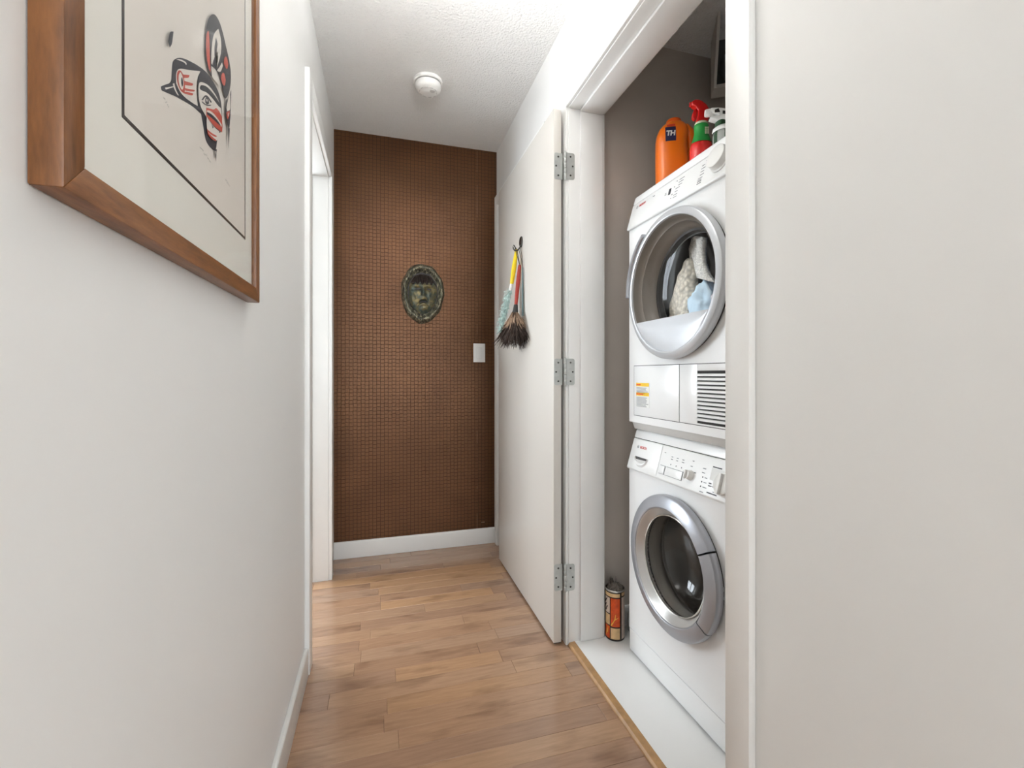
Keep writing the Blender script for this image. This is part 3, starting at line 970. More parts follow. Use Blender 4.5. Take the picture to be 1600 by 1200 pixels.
for k in range(N + 1):
    a = ph + (2 * math.pi - 2 * ph) * k / N
    seg_pts.append((TY + .2085 * math.sin(a), TZ + .2085 * math.cos(a)))
pb = MB()
nr = 8
ringsP = []
mid = [(TY + (y - TY), CH) for y, z in seg_pts]
for i in range(nr + 1):
    t = i / nr
    ringsP.append([(BX - (.031 + .006 * math.sin(math.pi * min(1, t * 1.0)) * .6), y, CH + (z - CH) * t) for (y, z) in seg_pts])
pb.loft(ringsP, cap=False, closed=False)
pb.build('lower_panel', 'silver_light', ddoor, smooth=50)
bx('window_ledge', 'dryer_liner', ddoor, BX - .031, BX + .056, TY - .178, TY + .178, CH - .004, CH, .001)
MB().lathe((BX, TY, TZ), (-1, 0, 0), [(.2065, .0290), (.200, .0300), (.196, .016), (.184, -.008), (.160, -.030), (.110, -.042), (0, -.048)], 72, ref=(0, 0, 1), a0=-ph, a1=ph).build('glass_bowl', 'clear_glass', ddoor, smooth=60)
MB().lathe((BX, TY, TZ), (-1, 0, 0), [(.2335, .010), (.2430, .013), (.2480, .022), (.2470, .0335), (.2400, .0400), (.2290, .0415), (.2265, .0360), (.2335, .030)], 36, ref=(0, 0, 1), a0=math.radians(36), a1=math.radians(91), cap=True).build('handle', 'silver_paint', ddoor, smooth=38)
MB().lathe((BX, TY, TZ), (1, 0, 0), [(.200, .0), (.198, .02), (.206, .04), (.206, .055)], 60).build('door_throat', 'dryer_liner', dry, smooth=60)
MB().lathe((BX, TY, TZ), (1, 0, 0), [(.206, .055), (.235, .065), (.250, .08), (.250, .50), (0, .50)], 60).build('drum', 'drum_grey', dry, smooth=40)

# ---------------------------------------------------------------- laundry in the dryer
def lump(name, loc, rad, amp, freq, mat, label, cat, seed=0, sub=4, rot=(0, 0, 0), fold=0.):
    b = MB()
    bmesh.ops.create_icosphere(b.bm, subdivisions=sub, radius=1)
    E = Matrix.Rotation(rot[2], 3, 'Z') @ Matrix.Rotation(rot[1], 3, 'Y') @ Matrix.Rotation(rot[0], 3, 'X')
    for v in b.bm.verts:
        n = v.co.normalized()
        d = 1 + amp * noise.fractal(n * freq + Vector((seed, seed * 2.3, 1.7)), 1.0, 2.0, 4) + fold * math.sin(n.z * 9 + 3 * noise.noise(n * 1.6 + Vector((seed, 0, 0))))
        p = Vector((n.x * rad[0] * d, n.y * rad[1] * d, n.z * rad[2] * d))
        v.co = E @ p + Vector(loc)
    o = b.build(name, mat, origin=(loc[0], loc[1], loc[2] - rad[2]), smooth=80)
    return tag(o, label, cat, 'laundry in the dryer')
lump('towel', (1.015, 1.336, 1.268), (.040, .054, .170), .16, 1.6, 'cloth_knit', 'cream cable-knit towel bunched at the left of the dryer window', 'laundry', 3, rot=(.20, 0, 0), fold=.03)
lump('shirt', (1.005, 1.215, 1.255), (.042, .056, .092), .25, 2.2, 'cloth_blue', 'pale blue crumpled shirt at the bottom of the dryer window', 'laundry', 8, fold=.05)
lump('jeans', (1.075, 1.118, 1.370), (.045, .070, .105), .2, 1.8, 'cloth_navy', 'dark blue jeans at the back of the dryer drum', 'laundry', 5, fold=.04)
lump('lace_top', (.990, 1.128, 1.270), (.022, .032, .045), .3, 2.5, 'cloth_lace', 'grey lace top at the lower right of the dryer window', 'laundry', 11)
# white waffle cloth folded over from the top
b = MB()
path = [(1.030, 1.262, 1.37), (1.025, 1.270, 1.42), (1.018, 1.268, 1.465), (1.008, 1.250, 1.495), (.998, 1.222, 1.495), (.988, 1.208, 1.455), (.985, 1.205, 1.41), (.985, 1.195, 1.37), (.988, 1.180, 1.345)]
Lr = []
for i, p in enumerate(path):
    w = .030 + .012 * math.sin(i * .9)
    th = .010
    ring = []
    for k in range(12):
        a = 2 * math.pi * k / 12
        ring.append((p[0] + th * math.sin(a) * 1.3 + .004 * math.sin(5 * a + i), p[1] - .0 + w * .85 * math.cos(a), p[2] + w * .35 * math.cos(a)))
    Lr.append(ring)
tag(b.loft(Lr).build('waffle_cloth', 'cloth_white', origin=(1.03, 1.23, 1.29), smooth=80), 'white waffle cloth looped over at the top of the dryer window', 'laundry', 'laundry in the dryer')

# =================================================================== ON TOP OF THE DRYER
ZD = 1.714
# local frames: e1 to the right as one stands in the hall, e2 away
def frame(x, y, ang):
    e1 = Vector((math.cos(ang), math.sin(ang), 0))
    e2 = Vector((-math.sin(ang), math.cos(ang), 0))
    return Vector((x, y, ZD)), e1, e2

# orange detergent jug
O, e1, e2 = frame(1.050, 1.432, -.38)
jug = thing('detergent_jug', O, 'glossy orange detergent jug with navy label on the dryer', 'bottle')
zs = [0, .004, .012, .05, .11, .17, .20, .222, .240, .254, .264, .270]
hwL = [.054, .060, .0640, .0665, .0675, .0675, .0670, .0640, .0570, .0460, .0330, .0240]
hwR = [.050, .056, .0600, .0590, .0510, .0440, .0430, .0470, .0480, .0430, .0330, .0240]
dp = [.034, .038, .0410, .0425, .0430, .0430, .0425, .0405, .0370, .0320, .0270, .0220]
def jug_pt(i, a, off=0.):
    c, s = math.cos(a), math.sin(a)
    hw = hwR[i] if c > 0 else hwL[i]
    ex = .72
    return O + e1 * ((hw + off) * math.copysign(abs(c) ** ex, c)) + e2 * ((dp[i] + off) * math.copysign(abs(s) ** ex, s)) + Vector((0, 0, zs[i]))
MB().loft([[jug_pt(i, 2 * math.pi * k / 40) for k in range(40)] for i in range(len(zs))]).build('body', 'orange_plastic', jug, smooth=60)
MB().tube([O + e1 * q + Vector((0, 0, z)) for q, z in ((.018, .250), (.040, .247), (.054, .232), (.0600, .205), (.0600, .160), (.0580, .110), (.0540, .060), (.044, .030))],
          [.016, .0185, .019, .019, .019, .020, .021, .020], 16).build('handle', 'orange_plastic', jug, smooth=60)
MB().lathe(O + e1 * -.002 + Vector((0, 0, .262)), (0, 0, 1), [(.026, 0), (.027, .003), (.027, .014), (.024, .0175), (0, .018)], 32).build('cap', 'orange_dark', jug, smooth=45)
def jug_face(q, z):
    """point on the side that faces the hall"""
    for i in range(len(zs) - 1):
        if zs[i] <= z <= zs[i + 1]:
            t = (z - zs[i]) / (zs[i + 1] - zs[i])
            hw = (hwR if q > 0 else hwL)
            h_ = hw[i] + t * (hw[i + 1] - hw[i]); d_ = dp[i] + t * (dp[i + 1] - dp[i])
            c = min(1, (abs(q) / h_)) ** (1 / .72)
            s = math.sqrt(max(0, 1 - c * c)) ** .72
            return O + e1 * q - e2 * (d_ * s) + Vector((0, 0, z))
def patch(q0, q1, z0, z1, name, mat, parent, off, shear=0.):
    m = MB()
    n = 6
    G = [[jug_face(q0 + (q1 - q0) * i / n + shear * j / n, z0 + (z1 - z0) * j / n) - e2 * off for i in range(n + 1)] for j in range(n + 1)]
    V = [[m.bm.verts.new(p) for p in r] for r in G]
    for j in range(n):
        for i in range(n):
            m.bm.faces.new((V[j][i], V[j][i + 1], V[j + 1][i + 1], V[j + 1][i]))
    return m.build(name, mat, parent, smooth=60)
lb = patch(-.041, -.005, .184, .238, 'label', 'label_navy', jug, .0012)
patch(-.034, -.006, .240, .249, 'label_band', 'label_red', jug, .0012)
nn = (jug_face(-.02, .215) - jug_face(-.02, .20))
text_mesh('TH', .025, jug_face(-.023, .211) - e2 * .0032, e1, Vector((0, 0, 1)) + e1 * .12, .0002, 'label_lettering', 'label_white', lb, .0012, .9)

# red and green spray bottle
O, e1, e2 = frame(1.070, 1.310, -.42)
spr = thing('spray_bottle', O, 'red spray bottle with green label and red trigger on the dryer', 'bottle')
MB().lathe(O, (0, 0, 1), [(0, 0), (.034, 0), (.038, .004), (.039, .02), (.039, .105), (.037, .125), (.0335, .1355), (.031, .1405)], 36, ref=e1, sy=.72).build('body', 'red_bottle', spr, smooth=50)
gl = MB().lathe(O, (0, 0, 1), [(.0342, .1350), (.0300, .148), (.0262, .160), (.0236, .172), (.0240, .184), (.0246, .192), (.0232, .200), (.0200, .203), (.0, .203)], 36, ref=e1, sy=.8).build('shoulder', 'green_label', spr, smooth=50)
MB().lathe(O, (0, 0, 1), [(.019, .2005), (.0215, .2015), (.0220, .2050), (.0205, .2085), (.015, .209)], 32, ref=e1, sy=.85).build('collar', 'cream_plastic', spr, smooth=50)
m = MB()
for j in range(4):
    for i in range(3):
        a = O + e1 * (.006 + i * .0048) - e2 * (.0215 - i * .0006) + Vector((0, 0, .160 + j * .0062))
        m.prism([a, a + e1 * .0038 + e2 * .0012, a + e1 * .0038 + e2 * .0012 + Vector((0, 0, .0048)), a + Vector((0, 0, .0048))], -e2 * .0012)
tag(m.build('label_print', 'cream_plastic', gl), kind='stuff')
def side(poly, w, O, ax, e2, z0):
    return [O + ax * a - e2 * (w / 2) + Vector((0, 0, z0 + z)) for a, z in poly]
nz = -e1
hd = MB()
poly = [(.0350, .066), (.0335, .073), (.0236, .079), (.010, .0775), (-.0014, .071), (-.015, .058), (-.0235, .042), (-.0264, .030), (-.0245, .0153), (-.0175, 0), (.0185, 0), (.0165, .012), (.014, .024), (.0135, .042), (.022, .054), (.030, .0585)]
hd.prism(side(poly, .026, O, nz, e2, .207), e2 * .026, .004, 3)
head = hd.build('trigger_head', 'red_plastic', spr, smooth=45)
MB().lathe(O + nz * .030 + Vector((0, 0, .207 + .068)), nz, [(.0085, -.004), (.0085, .006), (.0075, .009), (.003, .009), (.003, .004), (0, .004)], 18).build('nozzle', 'red_plastic', head, smooth=40)
MB().prism(side([(.016, .050), (.0155, .034), (.0185, .0130), (.0245, .0105), (.0320, .0200), (.0315, .029), (.0255, .047)], .014, O, nz, e2, .207), e2 * .014, .002, 2).build('trigger', 'red_plastic', spr, smooth=45)

# white trigger sprayer behind the casing
O, e1, e2 = frame(1.083, 1.213, -.5)
ws = thing('spray_bottle', O, 'grey and green bottle with white trigger, beside the white casing', 'bottle')
MB().lathe(O, (0, 0, 1), [(0, 0), (.034, 0), (.037, .004), (.037, .118), (.034, .128), (.026, .134)], 36, ref=e1, sy=.8).build('body', 'grey_bottle', ws, smooth=50)
for a0, a1 in ((195, 222), (258, 300)):
    MB().lathe(O, (0, 0, 1), [(.0374, .010), (.0374, .118), (.0346, .127)], 10, ref=e1, sy=.8, a0=math.radians(a0), a1=math.radians(a1)).build('label_stripe', 'dark_green', ws, smooth=50)
MB().lathe(O, (0, 0, 1), [(.0375, .127), (.0385, .130), (.0375, .139), (.030, .145), (.012, .147)], 36, ref=e1, sy=.8).build('collar', 'plastic_white', ws, smooth=50)
MB().lathe(O + nz * .012, (0, 0, 1), [(.019, .141), (.0185, .160), (.012, .166)], 24).build('neck', 'dark_green', ws, smooth=50)
nz = -e1
poly = [(.0480, .1995), (.0440, .2075), (.0230, .2060), (-.030, .1930), (-.052, .184), (-.056, .165), (-.030, .155), (-.010, .1530), (.020, .1630), (.0490, .1735), (.0460, .1800), (.0180, .1790), (.0240, .1850), (.0400, .1900)]
hd = MB().prism(side(poly, .026, O, nz, e2, 0), e2 * .026, .0025, 2).build('trigger_head', 'plastic_white', ws, smooth=45)
MB().lathe(O + nz * .040 + Vector((0, 0, .197)), nz, [(0, -.004), (.0115, -.004), (.0125, .002), (.0125, .016), (.0105, .0215), (0, .022)], 24).build('nozzle', 'plastic_white', hd, smooth=40)
MB().prism(side([(.034, .1985), (.022, .2015), (.018, .189), (.034, .1890)], .027, O, nz, e2, 0), e2 * -.0006).build('head_opening', 'slot_dark', hd)
MB().prism(side([(.010, .1930), (-.002, .1900), (-.001, .1800), (.0105, .1825)], .027, O, nz, e2, 0), e2 * -.0006).build('head_window', 'slot_dark', hd)

# open box high in the corner of the closet
A = Vector((1.293, 1.510, 2.205))
du, dv = Vector((.85, -.53, 0)), Vector((.53, .85, 0))
boxt = thing('wall_box', A, 'pale open box with tilted front, high in the closet corner', 'box')
MB().prism([A + dv * .07, A, A - dv * .10 + Vector((0, 0, .232)), A + dv * .07 + Vector((0, 0, .232))], du * .010).build('side_panel', 'shelf_paint', boxt)
MB().prism([A + du * .010, A + du * .20, A + du * .20 + dv * .07, A + du * .010 + dv * .07], (0, 0, .014)).build('bottom_board', 'shelf_paint', boxt)
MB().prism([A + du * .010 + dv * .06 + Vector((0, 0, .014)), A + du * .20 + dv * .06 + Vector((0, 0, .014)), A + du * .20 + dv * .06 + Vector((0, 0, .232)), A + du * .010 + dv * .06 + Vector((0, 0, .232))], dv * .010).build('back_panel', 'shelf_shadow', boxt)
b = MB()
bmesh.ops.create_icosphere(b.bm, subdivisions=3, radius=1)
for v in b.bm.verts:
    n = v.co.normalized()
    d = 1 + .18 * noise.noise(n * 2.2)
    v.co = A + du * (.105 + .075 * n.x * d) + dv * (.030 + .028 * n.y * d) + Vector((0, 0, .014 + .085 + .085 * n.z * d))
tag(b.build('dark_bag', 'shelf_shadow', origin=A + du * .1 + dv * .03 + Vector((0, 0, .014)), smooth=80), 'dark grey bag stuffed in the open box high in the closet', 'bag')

# =================================================================== CAN ON THE CLOSET FLOOR
O = Vector((.8905, 1.588, .012))
can = thing('tin_can', O, 'tall round tin with orange and cream pictures, on the closet floor', 'can')
R = .0370
MB().lathe(O, (0, 0, 1), [(0, 0), (R - .001, 0), (R, .002), (R, .190), (R - .0008, .192), (R - .0016, .190), (R - .0016, .004), (0, .004)], 48).build('wall', 'can_black', can, smooth=40)
MB().lathe(O, (0, 0, 1), [(R + .0006, .1885), (R + .0018, .1910), (R + .0012, .1945), (R - .0008, .1955), (R - .0022, .1935), (R - .0018, .1890)], 48).build('rim', 'can_rim', can, smooth=60)
face = math.atan2(-O.y, -O.x)               # side turned to the hall
def can_patch(d0, d1, z0, z1, mat, off=.0004, parent=can, name='picture_panel'):
    a0, a1 = face - math.radians(d0), face - math.radians(d1)
    a0, a1 = -d0, -d1
    m = MB()
    n = 10
    lo, hi = [], []
    for i in range(n + 1):
        a = face + math.radians(d0 + (d1 - d0) * i / n)
        p = Vector((math.cos(a) * (R + off), math.sin(a) * (R + off), 0))
        lo.append(m.bm.verts.new(O + p + Vector((0, 0, z0)))); hi.append(m.bm.verts.new(O + p + Vector((0, 0, z1))))
    for i in range(n):
        m.bm.faces.new((lo[i], lo[i + 1], hi[i + 1], hi[i]))
    return m.build(name, mat, parent, smooth=60)
can_patch(-85, 30, .1700, .1840, 'can_cream')
op = can_patch(-26, 30, .0560, .1655, 'can_orange')
can_patch(-26, 30, .0080, .0505, 'can_cream')
can_patch(-76, -32, .1050, .1655, 'can_pale')
can_patch(-76, -32, .0600, .1010, 'can_cream')
can_patch(-76, -32, .0080, .0560, 'can_orange')
can_patch(42, 84, .0080, .1690, 'can_pale')
can_patch(42, 84, .1740, .1860, 'can_cream')
m = MB()
def can_bar(a0, z0, a1, z1, w):
    P = []
    for a, z in ((a0, z0), (a1, z1)):
        t = face + math.radians(a)
        P.append((O + Vector((math.cos(t) * (R + .0009), math.sin(t) * (R + .0009), z)), t))
    d = (P[1][0] - P[0][0]).normalized()
    n0 = Vector((math.cos(P[0][1]), math.sin(P[0][1]), 0))
    sd = d.cross(n0).normalized() * w
    m.prism([P[0][0] - sd, P[0][0] + sd, P[1][0] + sd * .5, P[1][0] - sd * .5], n0 * .0003)
can_bar(-22, .060, 0, .086, .0026); can_bar(0, .086, 4, .104, .0018); can_bar(0, .084, 20, .092, .0016)
m.build('flame_motif', 'can_yellow', op)
m = MB()
for a, z, w in ((-66, .150, .004), (-56, .158, .003), (-64, .136, .004), (-52, .128, .003), (-60, .118, .004)):
    can_bar(a - 6, z - .006, a + 6, z + .004, w)
m.build('leaf_motif', 'can_black', can)
m = MB()
for a, z in ((-56, .018), (-48, .028)):
    can_bar(a, z, a + 4, z + .024, .0022)
m.build('flame_motif', 'can_yellow', can)
# crumpled dark paper sticking out of it
b = MB()
bmesh.ops.create_icosphere(b.bm, subdivisions=4, radius=1)
for v in b.bm.verts:
    n = v.co.normalized()
    d = .86 + .42 * abs(noise.noise(n * 3.1)) + .15 * noise.noise(n * 8)
    v.co = O + Vector((n.x * .0325 * min(d, 1.03), n.y * .0325 * min(d, 1.03), .186 + n.z * .026 * d))
pp = tag(b.build('crumpled_paper', 'crumple_grey', origin=O + Vector((0, 0, .16)), smooth=20), 'crumpled dark paper stuffed into the orange tin', 'paper')
rp = random.Random(2)
for k in range(9):
    m = MB()
    a = rp.uniform(0, 6.3)
    base = O + Vector((-.012 + .012 * math.cos(a), .004 + .012 * math.sin(a), .190))
    tip = base + Vector((rp.uniform(-.014, .012), rp.uniform(-.012, .012), rp.uniform(.022, .05)))
    w = Vector((rp.uniform(-1, 1), rp.uniform(-1, 1), 0)).normalized() * rp.uniform(.005, .009)
    md = (base + tip) / 2 + Vector((rp.uniform(-.006, .006), rp.uniform(-.006, .006), 0))
    m.prism([base - w * .6, base + w * .6, md + w, tip, md - w], Vector((w.y, -w.x, .001)).normalized() * .0006)
    m.build('paper_shred', 'crumple_grey', pp)
# pale little tub behind it
tg = MB().lathe((.985, 1.598, .012), (0, 0, 1), [(0, 0), (.026, 0), (.029, .004), (.030, .062), (.027, .068), (.010, .070), (0, .070)], 30).build('small_tub', 'kit_grey', origin=(.985, 1.598, .012), smooth=45)
tag(tg, 'small pale grey tub in the gap beside the washer', 'tub')

# =================================================================== DUSTERS ON THE DOOR
hk = thing('door_hook', (.6395, 2.022, 1.665), 'dark chrome oval hook on the open closet door', 'hook')
MB().lathe((.6395, 2.022, 1.675), (-1, 0, 0), [(0, 0), (.026, 0), (.026, .003), (.022, .006), (.015, .0045), (0, .004)], 32, ref=(0, 0, 1), sx=1.0, sy=.85).build('plate', 'chrome_dark', hk, smooth=40)
MB().tube([(.637, 2.022, 1.660), (.630, 2.022, 1.645), (.620, 2.022, 1.634), (.607, 2.022, 1.632), (.600, 2.022, 1.640), (.598, 2.022, 1.650)], .0035, 10).build('prong', 'chrome_dark', hk, smooth=60)

# yellow-handled fluffy duster
yd = thing('fluffy_duster', (.60, 2.04, 1.30), 'yellow-handled duster with pale teal fluff, hanging on the door hook', 'duster')
P0, P1 = Vector((.6185, 2.030, 1.642)), Vector((.598, 2.045, 1.478))
def lerp(a, b, t): return a + (b - a) * t
MB().tube([lerp(P0, P1, t) for t in (0, .06, .2, .5, .85, 1)], [.0045, .0075, .0085, .0115, .0105, .0085], 16).build('handle', 'yellow_plastic', yd, smooth=60)
MB().tube([P0 + Vector((0, 0, -.004)), P0 + Vector((-.010, 0, .012)), P0 + Vector((-.016, 0, .018))], .0028, 8).build('loop', 'black_plastic', yd, smooth=60)
P2 = Vector((.550, 2.060, 1.265))
MB().tube([P1, lerp(P1, P2, .15)], [.0085, .0075], 14).build('collar', 'plastic_white', yd, smooth=60)
def strands(name, mat, parent, gen, n, seed, ribs=5):
    r = random.Random(seed)
    m = MB()
    for i in range(n):
        pts, w = gen(r)
        sd = Vector((r.uniform(-1, 1), r.uniform(-1, 1), r.uniform(-.3, .3))).normalized()
        L, Rr = [], []
        k = len(pts)
        for j, p in enumerate(pts):
            ww = w * (1 - (j / (k - 1)) ** 2 * .85)
            L.append(m.bm.verts.new(p - sd * ww)); Rr.append(m.bm.verts.new(p + sd * ww))
        for j in range(k - 1):
            m.bm.faces.new((L[j], Rr[j], Rr[j + 1], L[j + 1]))
    return m.build(name, mat, parent, smooth=80)
def fluff(r):
    t = r.uniform(.12, 1.05)
    b = lerp(P1, P2, t)
    a = r.uniform(0, 2 * math.pi)
    q = r.uniform(.009, .025) * (1.15 if math.cos(a) < 0 else .55)
    q *= 1.25 if r.random() < .25 else 1
    d = Vector((math.cos(a) * q, math.sin(a) * q * .9, r.uniform(-.02, .012)))
    return [b, b + d * .5 + Vector((0, 0, .002)), b + d * .85, b + d + Vector((0, 0, -.006))], .0022
tag(strands('fluff', 'fluff_teal', yd, fluff, 800, 5), kind='stuff')

# red-handled feather duster
fd = thing('feather_duster', (.60, 2.03, 1.17), 'red-handled feather duster with dark brown plumes, hanging on the door hook', 'duster')
Q0, Q1 = Vector((.6265, 2.008, 1.562)), Vector((.6040, 1.995, 1.372))
MB().tube([lerp(Q0, Q1, t) for t in (0, .05, .2, .45, .8, 1)], [.0055, .0075, .0085, .0100, .0090, .0080], 16).build('handle', 'red_handle', fd, smooth=60)
MB().tube([Q0, Q0 + Vector((-.004, .004, .03)), Q0 + Vector((-.010, .012, .076)), Q0 + Vector((-.018, .014, .080)), Q0 + Vector((-.010, .012, .05)), Q0 + Vector((-.002, 0, .004))], .0016, 8).build('cord_loop', 'black_plastic', fd, smooth=60)
Q2 = Vector((.5985, 1.993, 1.325))
MB().tube([Q1, lerp(Q1, Q2, .5), Q2], [.0095, .0120, .0165], 16).build('ferrule', 'black_plastic', fd, smooth=60)
def plume(len0, len1, spread, w):
    def g(r):
        a = r.uniform(0, 2 * math.pi)
        s = math.sqrt(r.random()) * spread
        L = r.uniform(len0, len1)
        d = Vector((math.cos(a) * s, math.sin(a) * s * 1.15, -1)).normalized()
        b = Q2 + Vector((math.cos(a) * .010, math.sin(a) * .010, .01))
        out = []
        cur = Vector((r.uniform(-.5, .5), r.uniform(-.5, .5), r.uniform(-.2, .45))) * L * .30
        for j in range(7):
            t = j / 6
            p = b + d * (L * t) + cur * t * t * t
            p.x = min(p.x, .6385)
            out.append(p)
        return out, w
    return g
tag(strands('plumes', 'feather_dark', fd, plume(.115, .178, .55, .0042), 700, 9), kind='stuff')
tag(strands('down', 'feather_light', fd, plume(.055, .098, .64, .0055), 420, 12), kind='stuff')
# slim teal duster behind them
td = thing('slim_duster', (.636, 1.985, 1.34), 'slim grey-teal duster handle hanging behind the red one', 'duster')
MB().tube([(.6325, 1.982, 1.545), (.6320, 1.980, 1.46), (.6310, 1.977, 1.32)], [.0030, .0042, .0046], 12).build('handle', 'teal_plastic', td, smooth=60)
MB().tube([(.6325, 1.982, 1.545), (.634, 1.995, 1.60), (.6300, 2.016, 1.648), (.626, 2.022, 1.640), (.632, 1.995, 1.58), (.6325, 1.982, 1.54)], .0013, 8).build('cord_loop', 'black_plastic', td, smooth=60)

# =================================================================== BACK WALL: MASK AND SWITCH
MC = Vector((.2430, YB, 1.5350))
mask = thing('wall_mask', MC, 'cast bronze mask of a frowning face in a rough oval rim', 'mask')
HW, HH = .1255, .1750
def outline(a):
    return 1 + .018 * math.sin(3 * a + .6) + .012 * math.sin(7 * a) + .010 * math.sin(11 * a + 2) + (.03 * max(0, math.cos(a + 2.2)) if True else 0)
def gauss(x, z, cx, cz, sx, sz): return math.exp(-((x - cx) / sx) ** 2 - ((z - cz) / sz) ** 2)
def height(x, z, rn):
    """relief in metres; x,z in half-widths of the oval"""
    rim = .032 * math.exp(-((rn - .86) / .11) ** 2)
    rim += .005 * noise.noise(Vector((x * 7, z * 7, 3)))*(1 if rn > .68 else 0)
    f = 0
    q = math.hypot(x / .66, (z + .02) / .66)
    if q < 1:
        f = .042 * (1 - q * q) ** .55
        f += .016 * gauss(x, z, 0, .02, .085, .20)                     # nose
        f += .008 * gauss(x, z, 0, -.07, .13, .06)
        f -= .016 * (gauss(x, z, -.25, .10, .15, .055) + gauss(x, z, .25, .10, .15, .055))   # eye sockets
        f += .008 * (gauss(x, z, -.26, .22, .20, .05) + gauss(x, z, .26, .22, .20, .05))     # brows
        f += .006 * (gauss(x, z, -.30, -.08, .14, .12) + gauss(x, z, .30, -.08, .14, .12))   # cheeks
        mz = -.30 - .10 * (abs(x) / .24) ** 2 * 1.0
        f -= .020 * math.exp(-((z - mz) / .042) ** 2) * math.exp(-(x / .22) ** 4)             # mouth, corners down
        f += .009 * math.exp(-((z - mz - .085) / .045) ** 2) * math.exp(-(x / .20) ** 4)
        f += .008 * math.exp(-((z - mz + .085) / .05) ** 2) * math.exp(-(x / .20) ** 4)
        f += .006 * gauss(x, z, 0, -.55, .16, .08)
        f += .003 * noise.noise(Vector((x * 9, z * 9, 1)))
        if z > .30:
            f += .004 * math.sin(x * 60 + 4 * noise.noise(Vector((x * 3, z * 3, 0)))) + .004
    edge = min(1, max(0, (1 - rn) / .05))
    return .004 + max(rim, f if q < 1 else 0, .003) * edge ** .5
NA, NR = 120, 70
def mask_part(name, mat, r0, r1, test=None):
    m = MB()
    V = {}
    def vert(i, j):
        if (i, j) not in V:
            a = 2 * math.pi * i / NA
            rn = j / NR
            k = outline(a)
            x, z = rn * math.cos(a), rn * math.sin(a)
            V[(i, j)] = m.bm.verts.new((MC.x + x * HW * k, YB - height(x, z, rn), MC.z + z * HH * k))
        return V[(i, j)]
    for j in range(NR):
        for i in range(NA):
            a = 2 * math.pi * (i + .5) / NA
            rn = (j + .5) / NR
            x, z = rn * math.cos(a), rn * math.sin(a)
            if test(x, z, rn):
                i2 = (i + 1) % NA
                if j == 0:
                    m.bm.faces.new((vert(i, 1), vert(i2, 1), vert(0, 0)))
                else:
                    m.bm.faces.new((vert(i, j), vert(i, j + 1), vert(i2, j + 1), vert(i2, j)))
    if name == 'rim':
        for i in range(NA):
            i2 = (i + 1) % NA
            A_, B_ = vert(i, NR), vert(i2, NR)
            m.bm.faces.new((A_, m.bm.verts.new((A_.co.x, YB, A_.co.z)), m.bm.verts.new((B_.co.x, YB, B_.co.z)), B_))
    bmesh.ops.recalc_face_normals(m.bm, faces=m.bm.faces[:])
    return m.build(name, mat, mask, smooth=80)
def inface(x, z): return math.hypot(x / .66, (z + .02) / .66) < 1
def hair(x, z, rn): return (rn <= .70) and ((z > .28 + .05 * math.sin(x * 30)) or not inface(x, z))
mask_part('rim', 'cast_bronze_dark', 0, 1, lambda x, z, rn: rn > .70)
mask_part('hair', 'can_black', 0, 1, hair)
mask_part('face', 'cast_bronze', 0, 1, lambda x, z, rn: rn <= .70 and not hair(x, z, rn))
def relief(x, z):
    return YB - height(x, z, math.hypot(x, z))
for sx in (-1, 1):
    m = MB()
    pts = []
    for k in range(16):
        a = 2 * math.pi * k / 16
        x, z = sx * .25 + .13 * math.cos(a), .105 + .028 * math.sin(a) + .02 * sx * math.cos(a) * -1
        pts.append((MC.x + x * HW, relief(sx * .25, .10) - .006, MC.z + z * HH))
    m.prism(pts, (0, -.003, 0))
    m.build('eye_slit', 'can_black', mask)
m = MB()
up_, lo_ = [], []
for k in range(13):
    x = -.20 + .40 * k / 12
    mz = -.285 - .10 * (abs(x) / .24) ** 2
    wd = .040 * (1 - (x / .205) ** 2) + .004
    up_.append((MC.x + x * HW, relief(0, -.30) - .0035, MC.z + (mz + wd * .7) * HH)); lo_.append((MC.x + x * HW, relief(0, -.30) - .0035, MC.z + (mz - wd) * HH))
for k in range(12):
    m.face((up_[k], up_[k + 1], lo_[k + 1], lo_[k]))
m.build('mouth_opening', 'can_black', mask)

sw = thing('light_switch', (.5865, YB, 1.182), 'white rocker light switch on the brown wallpaper', 'switch')
bx('plate', 'plastic_switch', sw, .5495, .6235, YB - .006, YB, 1.124, 1.240, .0022, 3)
bx('rocker_frame', 'kit_grey', sw, .5695, .6035, YB - .0066, YB - .0055, 1.148, 1.216)
MB().prism([(.5705, YB - .0060, 1.149), (.5705, YB - .0105, 1.149), (.5705, YB - .0075, 1.182), (.5705, YB - .0068, 1.215), (.5705, YB - .0060, 1.215)], (.032, 0, 0), .0006).build('rocker', 'plastic_switch', sw, smooth=35)

